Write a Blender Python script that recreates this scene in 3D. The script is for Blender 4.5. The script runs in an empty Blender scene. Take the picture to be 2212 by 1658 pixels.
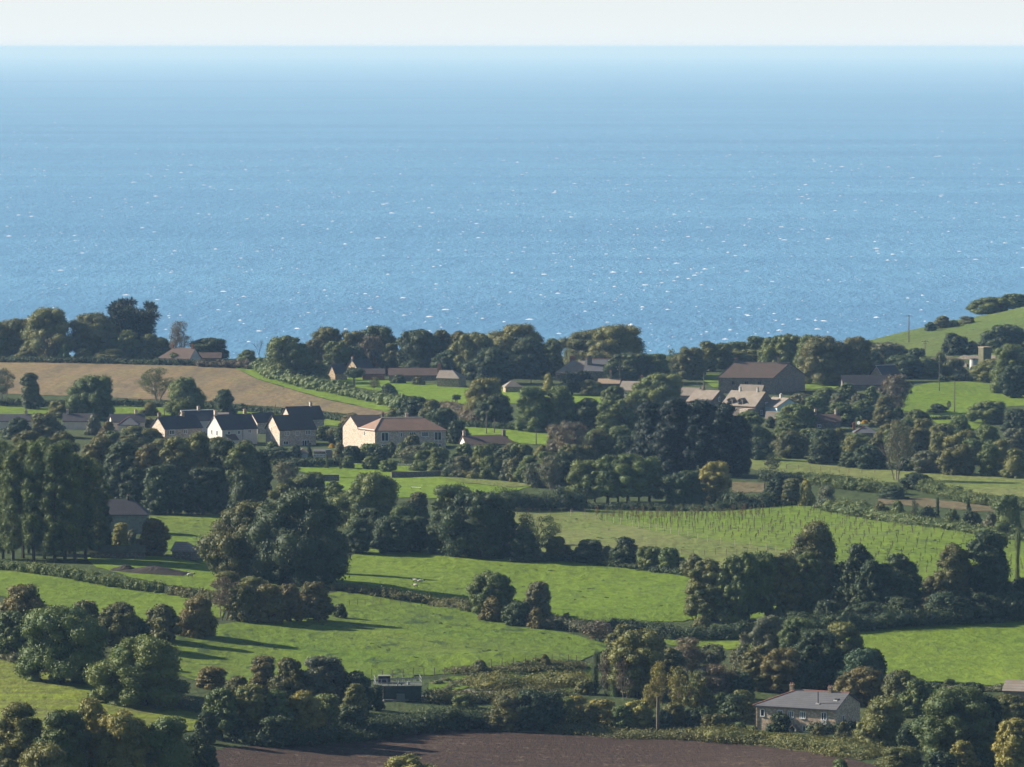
import bpy, math, random
import numpy as np
from mathutils import Vector, Matrix
from mathutils.geometry import delaunay_2d_cdt
R = math.radians
SC = bpy.context.scene
COL = SC.collection
# ---------------------------------------------------------------- camera
CAM_H = 180.0
FPX = 11494.0                 # focal length in units of a 2212 px wide picture
DIP = 0.0
PITCH = math.atan(727.0 / FPX) + DIP
cam = bpy.data.cameras.new('camera')
cam.sensor_width = 36.0
cam.lens = 36.0 * FPX / 2212.0
cam.clip_start = 1.0
cam.clip_end = 400000.0
cam_o = bpy.data.objects.new('camera', cam)
COL.objects.link(cam_o)
cam_o.location = (0, 0, CAM_H)
cam_o.rotation_euler = (math.pi / 2 - PITCH, 0, 0)
SC.camera = cam_o
# ---------------------------------------------------------------- sun and sky
SUN_AZ = 73.0                 # degrees to the left of straight ahead
SUN_EL = 26.0
SKY = 0.05
w = bpy.data.worlds.new('World')
SC.world = w
w.use_nodes = True
nt = w.node_tree
nt.nodes.clear()
sky = nt.nodes.new('ShaderNodeTexSky')
sky.sky_type = 'NISHITA'
sky.sun_disc = False
sky.sun_elevation = R(SUN_EL)
sky.sun_rotation = R(-SUN_AZ)
sky.altitude = 150
sky.air_density = 1.0
sky.dust_density = 0.6
sky.ozone_density = 2.0
bg = nt.nodes.new('ShaderNodeBackground')
bg.inputs['Strength'].default_value = SKY
wo = nt.nodes.new('ShaderNodeOutputWorld')
tc = nt.nodes.new('ShaderNodeTexCoord'); sx = nt.nodes.new('ShaderNodeSeparateXYZ'); nt.links.new(tc.outputs['Generated'], sx.inputs[0])
vr = nt.nodes.new('ShaderNodeValToRGB'); vr.color_ramp.elements[0].position = 0.0; vr.color_ramp.elements[0].color = (.88, .88, .88, 1)
vr.color_ramp.elements[1].position = 0.09; vr.color_ramp.elements[1].color = (0, 0, 0, 1); nt.links.new(sx.outputs[2], vr.inputs[0])
vm = nt.nodes.new('ShaderNodeMix'); vm.data_type = 'RGBA'; nt.links.new(vr.outputs[0], vm.inputs[0]); nt.links.new(sky.outputs[0], vm.inputs[6])
vm.inputs[7].default_value = (8.3, 9.0, 9.4, 1)      # white sea haze low in the sky
nt.links.new(vm.outputs[2], bg.inputs[0])
nt.links.new(bg.outputs[0], wo.inputs[0])
sd = bpy.data.lights.new('sun', 'SUN')
sd.energy = 5.0
sd.angle = R(0.5)
sd.color = (1.0, 0.93, 0.80)
sun_o = bpy.data.objects.new('sun', sd)
COL.objects.link(sun_o)
sdir = Vector((-math.sin(R(SUN_AZ)) * math.cos(R(SUN_EL)), math.cos(R(SUN_AZ)) * math.cos(R(SUN_EL)), math.sin(R(SUN_EL))))
sun_o.rotation_euler = sdir.to_track_quat('Z', 'Y').to_euler()
sun_o.location = (0, 0, 400)
SC.view_settings.view_transform = 'Standard'
SC.view_settings.look = 'None'
SC.view_settings.gamma = 1.0
SC.view_settings.exposure = 1.15
SC.cycles.use_denoising = True
SC.cycles.max_bounces = 5
SC.cycles.volume_bounces = 0
SC.cycles.diffuse_bounces = 1
SC.cycles.transparent_max_bounces = 4

# ---------------------------------------------------------------- terrain
def sst(a, b, t):
    t = np.clip((t - a) / (b - a), 0, 1)
    return t * t * (3 - 2 * t)
# banks and mounds: x, y, height, sx, sy
BUMPS = [(1, 889, 2.4, 9.0, 8.0), (3, 972, 1.5, 9, 3.5), (-2, 981, -1.0, 13, 3.5), (11, 958, 1.2, 7, 3),
         (-31, 1010, 0.8, 14, 12), (24, 985, 0.8, 20, 16), (-70, 905, 1.0, 25, 18), (60, 1130, 1.2, 30, 26), (-10, 1090, 1.0, 30, 22)]
def terrain(x, y):
    x = np.asarray(x, float); y = np.asarray(y, float)
    z = 75.0 + 0 * x
    z = z + 8.0 * sst(30, -130, x) * sst(1290, 930, y) * sst(300, 600, y)
    z = z + 0.7 * np.sin(x / 37.0 + 1.3) * np.sin(y / 71.0) + 0.35 * np.sin(x / 17.0 + y / 43.0) + 0.18 * np.sin(x / 9.0 - y / 21.0 + 2)
    for bx, by, bh, sx, sy in BUMPS:
        z = z + bh * np.exp(-0.5 * (((x - bx) / sx) ** 2 + ((y - by) / sy) ** 2))
    z = z + 23.0 * np.exp(-0.5 * (((x - 268) / 66.0) ** 2 + ((y - 1935) / 150.0) ** 2))
    yd = 1795 + 130 * sst(85, 170, x)
    z = z - 90.0 * sst(0, 420, y - yd)
    z = np.where(y > 0, z + 101.5 * np.exp(-np.abs(y) / 130.0), z + 101.5)
    return z
CP, SP = math.cos(PITCH), math.sin(PITCH)
def ray(px, py):
    u = (px - 1106.0) / FPX; v = (829.0 - py) / FPX
    d = np.array([u, CP + v * SP, -SP + v * CP])
    return d / np.linalg.norm(d)
_T = np.arange(560, 2350, 1.5)
def at(px, py):
    """the point of the terrain seen at (px, py) of the 2212 x 1658 picture"""
    d = ray(px, py)
    P = d[None, :] * _T[:, None]
    zz = terrain(P[:, 0], P[:, 1])
    gap = P[:, 2] + CAM_H - zz
    k = np.argmax(gap <= 0)
    if gap[k] > 0:
        m = _T < 2080
        k = np.argmin(np.where(m, gap, 1e9))
        p = P[k]
    else:
        f = gap[k - 1] / (gap[k - 1] - gap[k]) if k else 0
        p = P[k - 1] * (1 - f) + P[k] * f if k else P[k]
    return Vector((p[0], p[1], float(terrain(p[0], p[1]))))
def mpp(p):
    return math.sqrt(p[0] ** 2 + p[1] ** 2 + (p[2] - CAM_H) ** 2) / FPX

# ---------------------------------------------------------------- object helpers
def setp(o, label=None, cat=None, group=None, kind=None):
    if label: o['label'] = label
    if cat: o['category'] = cat
    if group: o['group'] = group
    if kind: o['kind'] = kind
    return o
def new_mesh(name, verts, faces, mats=(), fm=None):
    me = bpy.data.meshes.new(name)
    me.from_pydata([tuple(v) for v in verts], [], [tuple(f) for f in faces])
    for m in mats: me.materials.append(m)
    if fm is not None: me.polygons.foreach_set('material_index', fm)
    me.update()
    return me
def link(name, me, parent=None, loc=None, rotz=0.0):
    o = bpy.data.objects.new(name, me)
    COL.objects.link(o)
    if parent is not None: o.parent = parent
    if loc is not None: o.location = loc
    o.rotation_euler = (0, 0, rotz)
    return o
def empty(name, loc, rotz=0.0):
    o = link(name, None, None, loc, rotz)
    o.empty_display_size = 0.5
    return o
class MB:
    def __init__(s): s.v = []; s.f = []
    def poly(s, pts):
        n = len(s.v); s.v += [tuple(p) for p in pts]; s.f.append(tuple(range(n, n + len(pts))))
    def box(s, x0, x1, y0, y1, z0, z1):
        n = len(s.v)
        s.v += [(x0, y0, z0), (x1, y0, z0), (x1, y1, z0), (x0, y1, z0), (x0, y0, z1), (x1, y0, z1), (x1, y1, z1), (x0, y1, z1)]
        for f in ((0, 3, 2, 1), (4, 5, 6, 7), (0, 1, 5, 4), (1, 2, 6, 5), (2, 3, 7, 6), (3, 0, 4, 7)): s.f.append(tuple(n + i for i in f))
        return s
    def tube(s, pts, rad, n=6, cap=True):
        base = len(s.v); m = len(pts)
        for i, p in enumerate(pts):
            p = Vector(p); a = Vector(pts[max(i - 1, 0)]); b = Vector(pts[min(i + 1, m - 1)])
            d = (b - a).normalized() if (b - a).length > 1e-6 else Vector((0, 0, 1))
            q = d.to_track_quat('Z', 'Y'); r = rad[i] if hasattr(rad, '__len__') else rad
            for k in range(n):
                t = 2 * math.pi * k / n
                s.v.append(tuple(p + q @ Vector((r * math.cos(t), r * math.sin(t), 0))))
        for i in range(m - 1):
            for k in range(n):
                a = base + i * n + k; b = base + i * n + (k + 1) % n
                s.f.append((a, b, b + n, a + n))
        if cap:
            s.f.append(tuple(base + k for k in reversed(range(n)))); s.f.append(tuple(base + (m - 1) * n + k for k in range(n)))
        return s
    def bar(s, a, b, r, n=4): return s.tube([a, b], r, n)
    def mesh(s, name, mat): return new_mesh(name, s.v, s.f, [mat])
    def build(s, name, mat, parent=None, loc=None, rotz=0.0): return link(name, s.mesh(name, mat), parent, loc, rotz)

# ---------------------------------------------------------------- materials
class NT:
    def __init__(s, name):
        s.m = bpy.data.materials.new(name); s.m.use_nodes = True; s.t = s.m.node_tree; s.t.nodes.clear()
        s.out = s.n('ShaderNodeOutputMaterial')
    def n(s, t, **k):
        o = s.t.nodes.new(t)
        for a, b in k.items(): setattr(o, a, b)
        return o
    def l(s, a, b): s.t.links.new(a, b)
    def pos(s, scale=(1, 1, 1), rotz=0.0, obj=False):
        if obj: g = s.n('ShaderNodeTexCoord').outputs['Object']
        else: g = s.n('ShaderNodeNewGeometry').outputs['Position']
        m = s.n('ShaderNodeMapping'); m.vector_type = 'POINT'
        m.inputs['Scale'].default_value = scale
        if rotz:
            r = s.n('ShaderNodeMapping'); r.inputs['Rotation'].default_value = (0, 0, rotz); s.l(g, r.inputs[0]); g = r.outputs[0]
        s.l(g, m.inputs[0]); return m.outputs[0]
    def noise(s, vec, scale, detail=3, rough=0.55, dist=0.0):
        o = s.n('ShaderNodeTexNoise'); o.inputs['Scale'].default_value = scale; o.inputs['Detail'].default_value = detail
        o.inputs['Roughness'].default_value = rough; o.inputs['Distortion'].default_value = dist
        s.l(vec, o.inputs['Vector']); return o.outputs['Fac']
    def ramp(s, fac, stops):
        o = s.n('ShaderNodeValToRGB'); e = o.color_ramp.elements
        while len(e) < len(stops): e.new(0.5)
        for i, (p, c) in enumerate(stops):
            e[i].position = p; e[i].color = (c[0], c[1], c[2], 1) if hasattr(c, '__len__') else (c, c, c, 1)
        s.l(fac, o.inputs[0]); return o.outputs[0]
    def mix(s, a, b, fac, blend='MIX'):
        o = s.n('ShaderNodeMix', data_type='RGBA', blend_type=blend)
        for v, i in ((fac, 0), (a, 6), (b, 7)):
            if hasattr(v, 'is_linked') or isinstance(v, bpy.types.NodeSocket): s.l(v, o.inputs[i])
            elif i == 0: o.inputs[0].default_value = v
            else: o.inputs[i].default_value = (v[0], v[1], v[2], 1)
        return o.outputs[2]
    def bump(s, h, strength=0.5, dist=0.1):
        o = s.n('ShaderNodeBump'); o.inputs['Strength'].default_value = strength; o.inputs['Distance'].default_value = dist
        s.l(h, o.inputs['Height']); return o.outputs[0]
    def done(s, col, rough=0.9, spec=0.2, normal=None, metal=0.0):
        p = s.n('ShaderNodeBsdfPrincipled')
        if isinstance(col, bpy.types.NodeSocket): s.l(col, p.inputs['Base Color'])
        else: p.inputs['Base Color'].default_value = (*col, 1)
        if isinstance(rough, bpy.types.NodeSocket): s.l(rough, p.inputs['Roughness'])
        else: p.inputs['Roughness'].default_value = rough
        p.inputs['Specular IOR Level'].default_value = spec
        p.inputs['Metallic'].default_value = metal
        if normal is not None: s.l(normal, p.inputs['Normal'])
        s.l(p.outputs[0], s.out.inputs[0]); return s.m

def grass_mat(name, a, b, c, tuft=(0.030, 0.055, 0.018), tuft_at=0.66, stripe=None, seed=0.0):
    """a/b large patches, c fine mottling, tufts of rougher herbage, optional mown or drilled stripes (angle, width, colour, amount)"""
    n = NT(name); g = n.pos(); gs = n.pos((1, 0.45, 1))
    big = n.noise(g, 0.018, 3, 0.5, 0.4); mid = n.noise(gs, 0.09, 4, 0.6); fine = n.noise(gs, 0.55, 4, 0.7); tf = n.noise(gs, 0.28, 3, 0.62, 0.3)
    col = n.mix(a, b, n.ramp(big, [(0.36, 0), (0.64, 1)]))
    col = n.mix(col, c, n.ramp(mid, [(0.40, 0), (0.70, 0.75)]))
    if stripe:
        ang, wid, sc, am = stripe
        v = n.pos((1.0 / wid, 0.02 / wid, 1), ang)
        st = n.noise(v, 1.0, 3, 0.6)
        col = n.mix(col, sc, n.ramp(st, [(0.44, 0), (0.60, am)]))
    col = n.mix(col, tuft, n.ramp(tf, [(tuft_at, 0), (tuft_at + 0.10, 0.75)]))
    col = n.mix(col, n.mix(col, (0.6, 0.6, 0.6), 1.0, 'MULTIPLY'), n.ramp(fine, [(0.36, 0.8), (0.60, 0)]))
    h = n.mix(n.ramp(fine, [(0.3, 0), (0.7, 1)]), n.ramp(tf, [(0.4, 0), (0.75, 1)]), 0.5)
    return n.done(col, 0.95, 0.1, n.bump(h, 0.55, 0.5))

M = {}
M['pasture'] = grass_mat('pasture grass', (0.122, 0.186, 0.014), (0.145, 0.200, 0.020), (0.098, 0.150, 0.015))
M['pasture_rough'] = grass_mat('rough pasture', (0.110, 0.176, 0.014), (0.138, 0.182, 0.022), (0.086, 0.130, 0.018), tuft_at=0.56)
M['pasture_bright'] = grass_mat('bright grass', (0.142, 0.220, 0.014), (0.160, 0.225, 0.020), (0.122, 0.192, 0.014), tuft_at=0.74)
M['pasture_dry'] = grass_mat('dry grass', (0.155, 0.178, 0.048), (0.135, 0.175, 0.036), (0.175, 0.172, 0.062), tuft_at=0.70)
M['sapling_grass'] = grass_mat('young wood grass', (0.130, 0.196, 0.016), (0.146, 0.202, 0.022), (0.114, 0.158, 0.028), tuft_at=0.62)
M['hill_grass'] = grass_mat('hill grass', (0.098, 0.142, 0.028), (0.112, 0.142, 0.032), (0.082, 0.112, 0.026), tuft_at=0.64)
M['stubble'] = grass_mat('stubble', (0.235, 0.165, 0.085), (0.210, 0.148, 0.078), (0.180, 0.155, 0.062), tuft=(0.13, 0.17, 0.05), tuft_at=0.63, stripe=(R(4), 7.0, (0.150, 0.115, 0.070), 0.75))
M['drilled'] = grass_mat('drilled field', (0.185, 0.225, 0.024), (0.175, 0.195, 0.032), (0.165, 0.215, 0.022), tuft_at=0.78, stripe=(R(62), 3.2, (0.120, 0.105, 0.045), 0.55))
M['bracken'] = grass_mat('dead bracken', (0.150, 0.115, 0.060), (0.165, 0.130, 0.075), (0.11, 0.10, 0.05), tuft_at=0.62)
M['scrub_ground'] = grass_mat('scrub ground', (0.055, 0.078, 0.022), (0.070, 0.082, 0.030), (0.042, 0.060, 0.022), tuft_at=0.58)
M['verge'] = grass_mat('verge', (0.135, 0.165, 0.050), (0.150, 0.155, 0.060), (0.14, 0.12, 0.06), tuft_at=0.66)
def plough_mat():
    n = NT('ploughed soil'); g = n.pos((1, 0.6, 1)); g2 = n.pos((1, 1, 1))
    f = n.noise(g, 1.3, 5, 0.75); big = n.noise(g2, 0.03, 3); st = n.noise(g, 0.5, 5, 0.8)
    c = n.mix((0.060, 0.038, 0.026), (0.082, 0.053, 0.036), n.ramp(big, [(0.35, 0), (0.65, 1)]))
    c = n.mix(c, (0.042, 0.027, 0.026), n.ramp(f, [(0.38, 0.9), (0.55, 0)]))
    c = n.mix(c, (0.17, 0.125, 0.08), n.ramp(st, [(0.56, 0), (0.68, 0.85)]))
    fu = n.noise(n.pos((0.03, 1.1, 1), R(-4)), 1.0, 3, 0.6)
    c = n.mix(c, (0.030, 0.020, 0.016), n.ramp(fu, [(0.36, 0.6), (0.50, 0)]))
    return n.done(c, 0.95, 0.1, n.bump(f, 0.8, 0.6))
M['plough'] = plough_mat()
def plain(name, c, c2=None, scale=2.0, rough=0.85, spec=0.2, bump=0.3, metal=0.0):
    n = NT(name); g = n.pos(obj=True); f = n.noise(g, scale, 4, 0.65)
    c2 = c2 or tuple(x * 0.7 for x in c)
    return n.done(n.mix(c2, c, n.ramp(f, [(0.35, 0), (0.62, 1)])), rough, spec, n.bump(f, bump, 0.03), metal)
def stone(name, c, c2, sc=2.2):
    n = NT(name); g = n.pos((1, 1, 1.7), obj=True)
    v = n.n('ShaderNodeTexVoronoi'); v.inputs['Scale'].default_value = sc; n.l(g, v.inputs['Vector'])
    f = n.noise(g, 0.6, 4, 0.6); f2 = n.noise(g, 6, 3, 0.7)
    col = n.mix(c2, c, n.ramp(v.outputs['Color'], [(0.15, 0), (0.8, 1)]))
    col = n.mix(col, tuple(x * 0.62 for x in c2), n.ramp(f, [(0.55, 0), (0.75, 0.7)]))
    col = n.mix(col, tuple(x * 0.5 for x in c2), n.ramp(v.outputs['Distance'], [(0.35, 0), (0.62, 0.6)]))
    return n.done(col, 0.9, 0.15, n.bump(f2, 0.5, 0.03))
def tiles(name, c, c2, row=0.30, moss=None):
    n = NT(name); g = n.pos((1, 1, 1), obj=True)
    wv = n.n('ShaderNodeTexWave', wave_type='BANDS', bands_direction='Z'); wv.inputs['Scale'].default_value = 1.0 / row / 3.2
    wv.inputs['Distortion'].default_value = 0.6; n.l(g, wv.inputs['Vector'])
    f = n.noise(g, 0.5, 4, 0.6); f2 = n.noise(g, 4.5, 3, 0.75)
    col = n.mix(c, c2, n.ramp(f, [(0.35, 0), (0.65, 1)]))
    col = n.mix(col, tuple(x * 0.55 for x in c2), n.ramp(f2, [(0.52, 0), (0.72, 0.7)]))
    col = n.mix(col, tuple(x * 0.6 for x in c2), n.ramp(wv.outputs['Fac'], [(0.05, 0.5), (0.35, 0)]))
    if moss: col = n.mix(col, moss, n.ramp(f, [(0.5, 0), (0.7, 0.7)]))
    return n.done(col, 0.8, 0.25, n.bump(wv.outputs['Fac'], 0.3, 0.03))
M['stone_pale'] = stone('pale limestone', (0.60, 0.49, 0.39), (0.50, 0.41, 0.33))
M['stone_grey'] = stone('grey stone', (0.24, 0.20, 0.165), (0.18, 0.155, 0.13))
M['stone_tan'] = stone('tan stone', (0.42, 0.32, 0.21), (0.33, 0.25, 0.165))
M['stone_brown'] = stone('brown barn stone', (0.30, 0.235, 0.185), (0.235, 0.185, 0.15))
M['stone_warm'] = stone('warm sunlit stone', (0.66, 0.50, 0.36), (0.54, 0.41, 0.29))  # one even warm stone colour, lighter than the tan stone
M['brick'] = stone('brick', (0.30, 0.14, 0.09), (0.22, 0.10, 0.07), 4)
M['render_white'] = plain('white render', (0.54, 0.52, 0.48), (0.45, 0.43, 0.40), 0.5)
M['render_cream'] = plain('cream render', (0.66, 0.56, 0.46), (0.56, 0.47, 0.38), 0.5)
M['render_blue'] = plain('pale blue render', (0.50, 0.62, 0.66), (0.42, 0.54, 0.58), 0.5)
M['tile_red'] = tiles('red clay tiles', (0.27, 0.165, 0.115), (0.22, 0.138, 0.098))
M['tile_dark'] = tiles('dark brown tiles', (0.085, 0.064, 0.060), (0.066, 0.052, 0.050))
M['slate'] = tiles('grey slate', (0.130, 0.125, 0.130), (0.105, 0.105, 0.112), 0.22)
M['slate_stone'] = tiles('stone slates', (0.27, 0.225, 0.18), (0.21, 0.175, 0.145), 0.35, (0.22, 0.17, 0.10))
M['slate_dark'] = tiles('dark slate', (0.072, 0.064, 0.068), (0.055, 0.050, 0.056), 0.25)
M['tile_brown'] = tiles('mossy brown tiles', (0.13, 0.085, 0.065), (0.10, 0.070, 0.056))
M['white_paint'] = plain('white paint', (0.80, 0.80, 0.78), (0.70, 0.70, 0.68), 3, 0.5, 0.4)
M['ridge'] = plain('red ridge tiles', (0.33, 0.16, 0.12), None, 4)
M['lead'] = plain('pale mortar', (0.55, 0.52, 0.47), None, 4)
M['flue'] = plain('dark metal', (0.03, 0.03, 0.035), None, 4, 0.5, 0.5)
M['bark'] = plain('bark', (0.085, 0.065, 0.045), (0.05, 0.04, 0.03), 3)
M['bark_pale'] = plain('pale bark', (0.24, 0.20, 0.15), (0.13, 0.105, 0.08), 2)
M['wood_pole'] = plain('weathered pole', (0.14, 0.115, 0.085), (0.09, 0.075, 0.06), 2)
M['post_pale'] = plain('pale new post', (0.50, 0.42, 0.30), None, 2)
M['post_dark'] = plain('dark stake', (0.14, 0.12, 0.07), None, 2)
M['wire'] = plain('wire', (0.16, 0.15, 0.14), None, 2)
M['concrete'] = plain('concrete', (0.22, 0.22, 0.19), (0.15, 0.15, 0.13), 1.5)
M['concrete_dark'] = plain('algae dark tank wall', (0.055, 0.075, 0.055), (0.035, 0.045, 0.040), 1.2)
M['silo_white'] = plain('white silo', (0.50, 0.50, 0.48), (0.36, 0.36, 0.34), 0.6)
M['silo_moss'] = plain('mossy tower', (0.13, 0.125, 0.07), (0.09, 0.085, 0.05), 0.8)
M['soil'] = plain('dark soil heap', (0.045, 0.035, 0.028), (0.028, 0.022, 0.018), 0.8, bump=0.8)
M['rail_metal'] = plain('galvanised rail', (0.28, 0.29, 0.28), None, 3, 0.6, 0.3, 0.1, 0.2)
M['turquoise'] = plain('turquoise sheet', (0.05, 0.50, 0.38), (0.04, 0.40, 0.30), 2, 0.35, 0.5)
M['wool'] = plain('fleece', (0.62, 0.57, 0.44), (0.48, 0.43, 0.33), 6)
M['wool_face'] = plain('sheep face', (0.10, 0.085, 0.07), None, 6)
M['timber_tan'] = plain('tan boards', (0.36, 0.26, 0.17), None, 3)
def glass_mat():
    n = NT('window glass'); p = n.n('ShaderNodeBsdfPrincipled')
    p.inputs['Base Color'].default_value = (0.02, 0.025, 0.03, 1); p.inputs['Roughness'].default_value = 0.08
    n.l(p.outputs[0], n.out.inputs[0]); return n.m
M['glass'] = glass_mat()
def leaf_mat(name='foliage', trans=0.14):
    """colour comes from the object's own tint; each clump and leaf leans towards a warmer or darker shade of it"""
    n = NT(name)
    oi = n.n('ShaderNodeObjectInfo'); at_ = n.n('ShaderNodeAttribute', attribute_name='tint')
    f = at_.outputs['Fac']
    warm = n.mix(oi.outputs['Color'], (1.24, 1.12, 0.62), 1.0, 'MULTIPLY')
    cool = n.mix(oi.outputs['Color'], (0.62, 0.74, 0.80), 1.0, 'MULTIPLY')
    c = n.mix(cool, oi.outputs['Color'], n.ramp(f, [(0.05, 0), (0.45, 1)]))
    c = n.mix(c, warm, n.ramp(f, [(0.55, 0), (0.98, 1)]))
    d = n.n('ShaderNodeBsdfPrincipled'); n.l(c, d.inputs['Base Color']); d.inputs['Roughness'].default_value = 0.65
    d.inputs['Specular IOR Level'].default_value = 0.25
    t = n.n('ShaderNodeBsdfTranslucent'); n.l(n.mix(c, (1.3, 1.2, 0.6), 1.0, 'MULTIPLY'), t.inputs[0])
    m = n.n('ShaderNodeMixShader'); m.inputs[0].default_value = trans
    n.l(d.outputs[0], m.inputs[1]); n.l(t.outputs[0], m.inputs[2]); n.l(m.outputs[0], n.out.inputs[0])
    return n.m
M['leaf'] = leaf_mat()
# ---------------------------------------------------------------- ground, sea, haze
def grid_sheet(xs, ys, fz):
    X, Y = np.meshgrid(xs, ys); Z = fz(X, Y)
    v = np.stack([X.ravel(), Y.ravel(), Z.ravel()], 1)
    nx, ny = len(xs), len(ys)
    i = np.arange(nx - 1)[None, :] + nx * np.arange(ny - 1)[:, None]
    f = np.stack([i, i + 1, i + nx + 1, i + nx], -1).reshape(-1, 4)
    me = bpy.data.meshes.new('sheet')
    me.vertices.add(len(v)); me.vertices.foreach_set('co', v.ravel())
    me.loops.add(len(f) * 4); me.loops.foreach_set('vertex_index', f.ravel())
    me.polygons.add(len(f)); me.polygons.foreach_set('loop_start', np.arange(len(f)) * 4)
    me.polygons.foreach_set('use_smooth', np.ones(len(f), bool))
    me.update(); me.validate()
    return me
xs = np.concatenate([-np.geomspace(3200, 236, 26), np.arange(-230, 330, 5), np.geomspace(336, 3200, 26)])
ys = np.concatenate([np.linspace(-1500, -40, 14), np.arange(-20, 620, 20), np.arange(625, 2060, 5), np.arange(2070, 2340, 20)])
gme = grid_sheet(xs, ys, terrain)
gme.materials.append(M['scrub_ground'])
setp(link('ground', gme), kind='structure')

def water_mat():
    n = NT('sea water')
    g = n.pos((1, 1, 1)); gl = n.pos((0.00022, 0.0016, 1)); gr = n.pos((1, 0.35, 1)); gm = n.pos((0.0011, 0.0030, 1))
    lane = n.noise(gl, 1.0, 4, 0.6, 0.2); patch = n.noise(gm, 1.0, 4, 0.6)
    chop = n.noise(gr, 0.035, 5, 0.72); fine = n.noise(gr, 0.16, 4, 0.7)
    c = n.mix((0.085, 0.215, 0.36), (0.105, 0.265, 0.415), n.ramp(patch, [(0.35, 0), (0.65, 1)]))
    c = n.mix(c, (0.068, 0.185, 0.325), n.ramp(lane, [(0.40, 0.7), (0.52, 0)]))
    c = n.mix(c, (0.055, 0.155, 0.29), n.ramp(chop, [(0.38, 0.55), (0.52, 0)]))
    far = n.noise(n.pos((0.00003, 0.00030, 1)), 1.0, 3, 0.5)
    c = n.mix(c, (0.04, 0.12, 0.24), n.ramp(far, [(0.33, 0.9), (0.37, 0)]))  # broad dark bands painted into the sea colour, standing in for cloud shadow
    h = n.mix(n.ramp(chop, [(0.2, 0), (0.8, 1)]), n.ramp(fine, [(0.2, 0), (0.8, 1)]), 0.35)
    p = n.n('ShaderNodeBsdfPrincipled'); n.l(c, p.inputs['Base Color'])
    p.inputs['Roughness'].default_value = 0.38; p.inputs['IOR'].default_value = 1.33; p.inputs['Specular IOR Level'].default_value = 0.22
    n.l(n.bump(h, 1.0, 2.5), p.inputs['Normal'])
    n.l(p.outputs[0], n.out.inputs[0]); return n.m
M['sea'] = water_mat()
ys2 = np.concatenate([np.linspace(1800, 8000, 12), np.geomspace(8600, 150000, 18)])
sme = grid_sheet(np.linspace(-90000, 90000, 31), ys2, lambda a, b: 0 * a)
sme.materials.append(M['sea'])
setp(link('sea', sme), kind='structure')

# breaking crests
rng = np.random.default_rng(7)
def foam():
    v = []; f = []
    n = 19000
    for i in range(n):
        u = rng.random()
        D = 2250 * (30000 / 2250.0) ** (u ** 0.9)
        if rng.random() > (2250 / D) ** 0.15: continue
        ang = (rng.random() - 0.5) * 0.30
        if rng.random() > 0.68 + 0.38 * math.sin(ang * 61 + 3 * math.sin(D / 900.0)) * math.sin(D / 420.0 + ang * 23): continue
        x, y = D * math.sin(ang), D * math.cos(ang)
        s = rng.random() ** 5.5
        if D > 9000: s *= 0.7
        L = 0.6 + 3.0 * s * (0.4 + rng.random()) * (1 + D / 9000); H = 0.09 + 0.36 * s + D * 0.000045
        k = 4 + int(3 * s)
        tilt = (rng.random() - 0.5) * 0.5
        b0 = len(v)
        for j in range(k + 1):
            t = j / k * 2 - 1
            hh = H * (1 - t * t) * (0.55 + 0.6 * rng.random())
            dx = t * L / 2; dy = tilt * dx
            v += [(x + dx, y + dy - 0.8 - 2.0 * s, -0.02), (x + dx, y + dy, hh + 0.05), (x + dx, y + dy + 0.8, -0.02)]
        for j in range(k):
            a = b0 + j * 3
            f += [(a, a + 3, a + 4, a + 1), (a + 1, a + 4, a + 5, a + 2)]
    return v, f
fv, ff = foam()
nf = NT('sea foam'); M['foam'] = nf.done((0.72, 0.74, 0.76), 0.8, 0.2)
setp(link('sea_foam', new_mesh('sea_foam', fv, ff, [M['foam']])), 'small white breaking crests scattered over the whole blue sea', 'foam', kind='stuff')

# haze: one closed box of even density
def haze():
    n = NT('haze air'); p = n.n('ShaderNodeVolumePrincipled')
    p.inputs['Color'].default_value = (0.36, 0.60, 0.95, 1); p.inputs['Density'].default_value = 5.0e-5; p.inputs['Absorption Color'].default_value = (0.38, 0.42, 0.50, 1)
    p.inputs['Anisotropy'].default_value = 0.0
    n.l(p.outputs[0], n.out.inputs['Volume']); return n.m
M['haze'] = haze()
hb = MB(); hb.box(-92000, 92000, -2500, 152000, -22.0, 187.0)
setp(hb.build('haze', M['haze']), 'pale blue sea air between the hill and the horizon', 'haze', kind='stuff')

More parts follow.
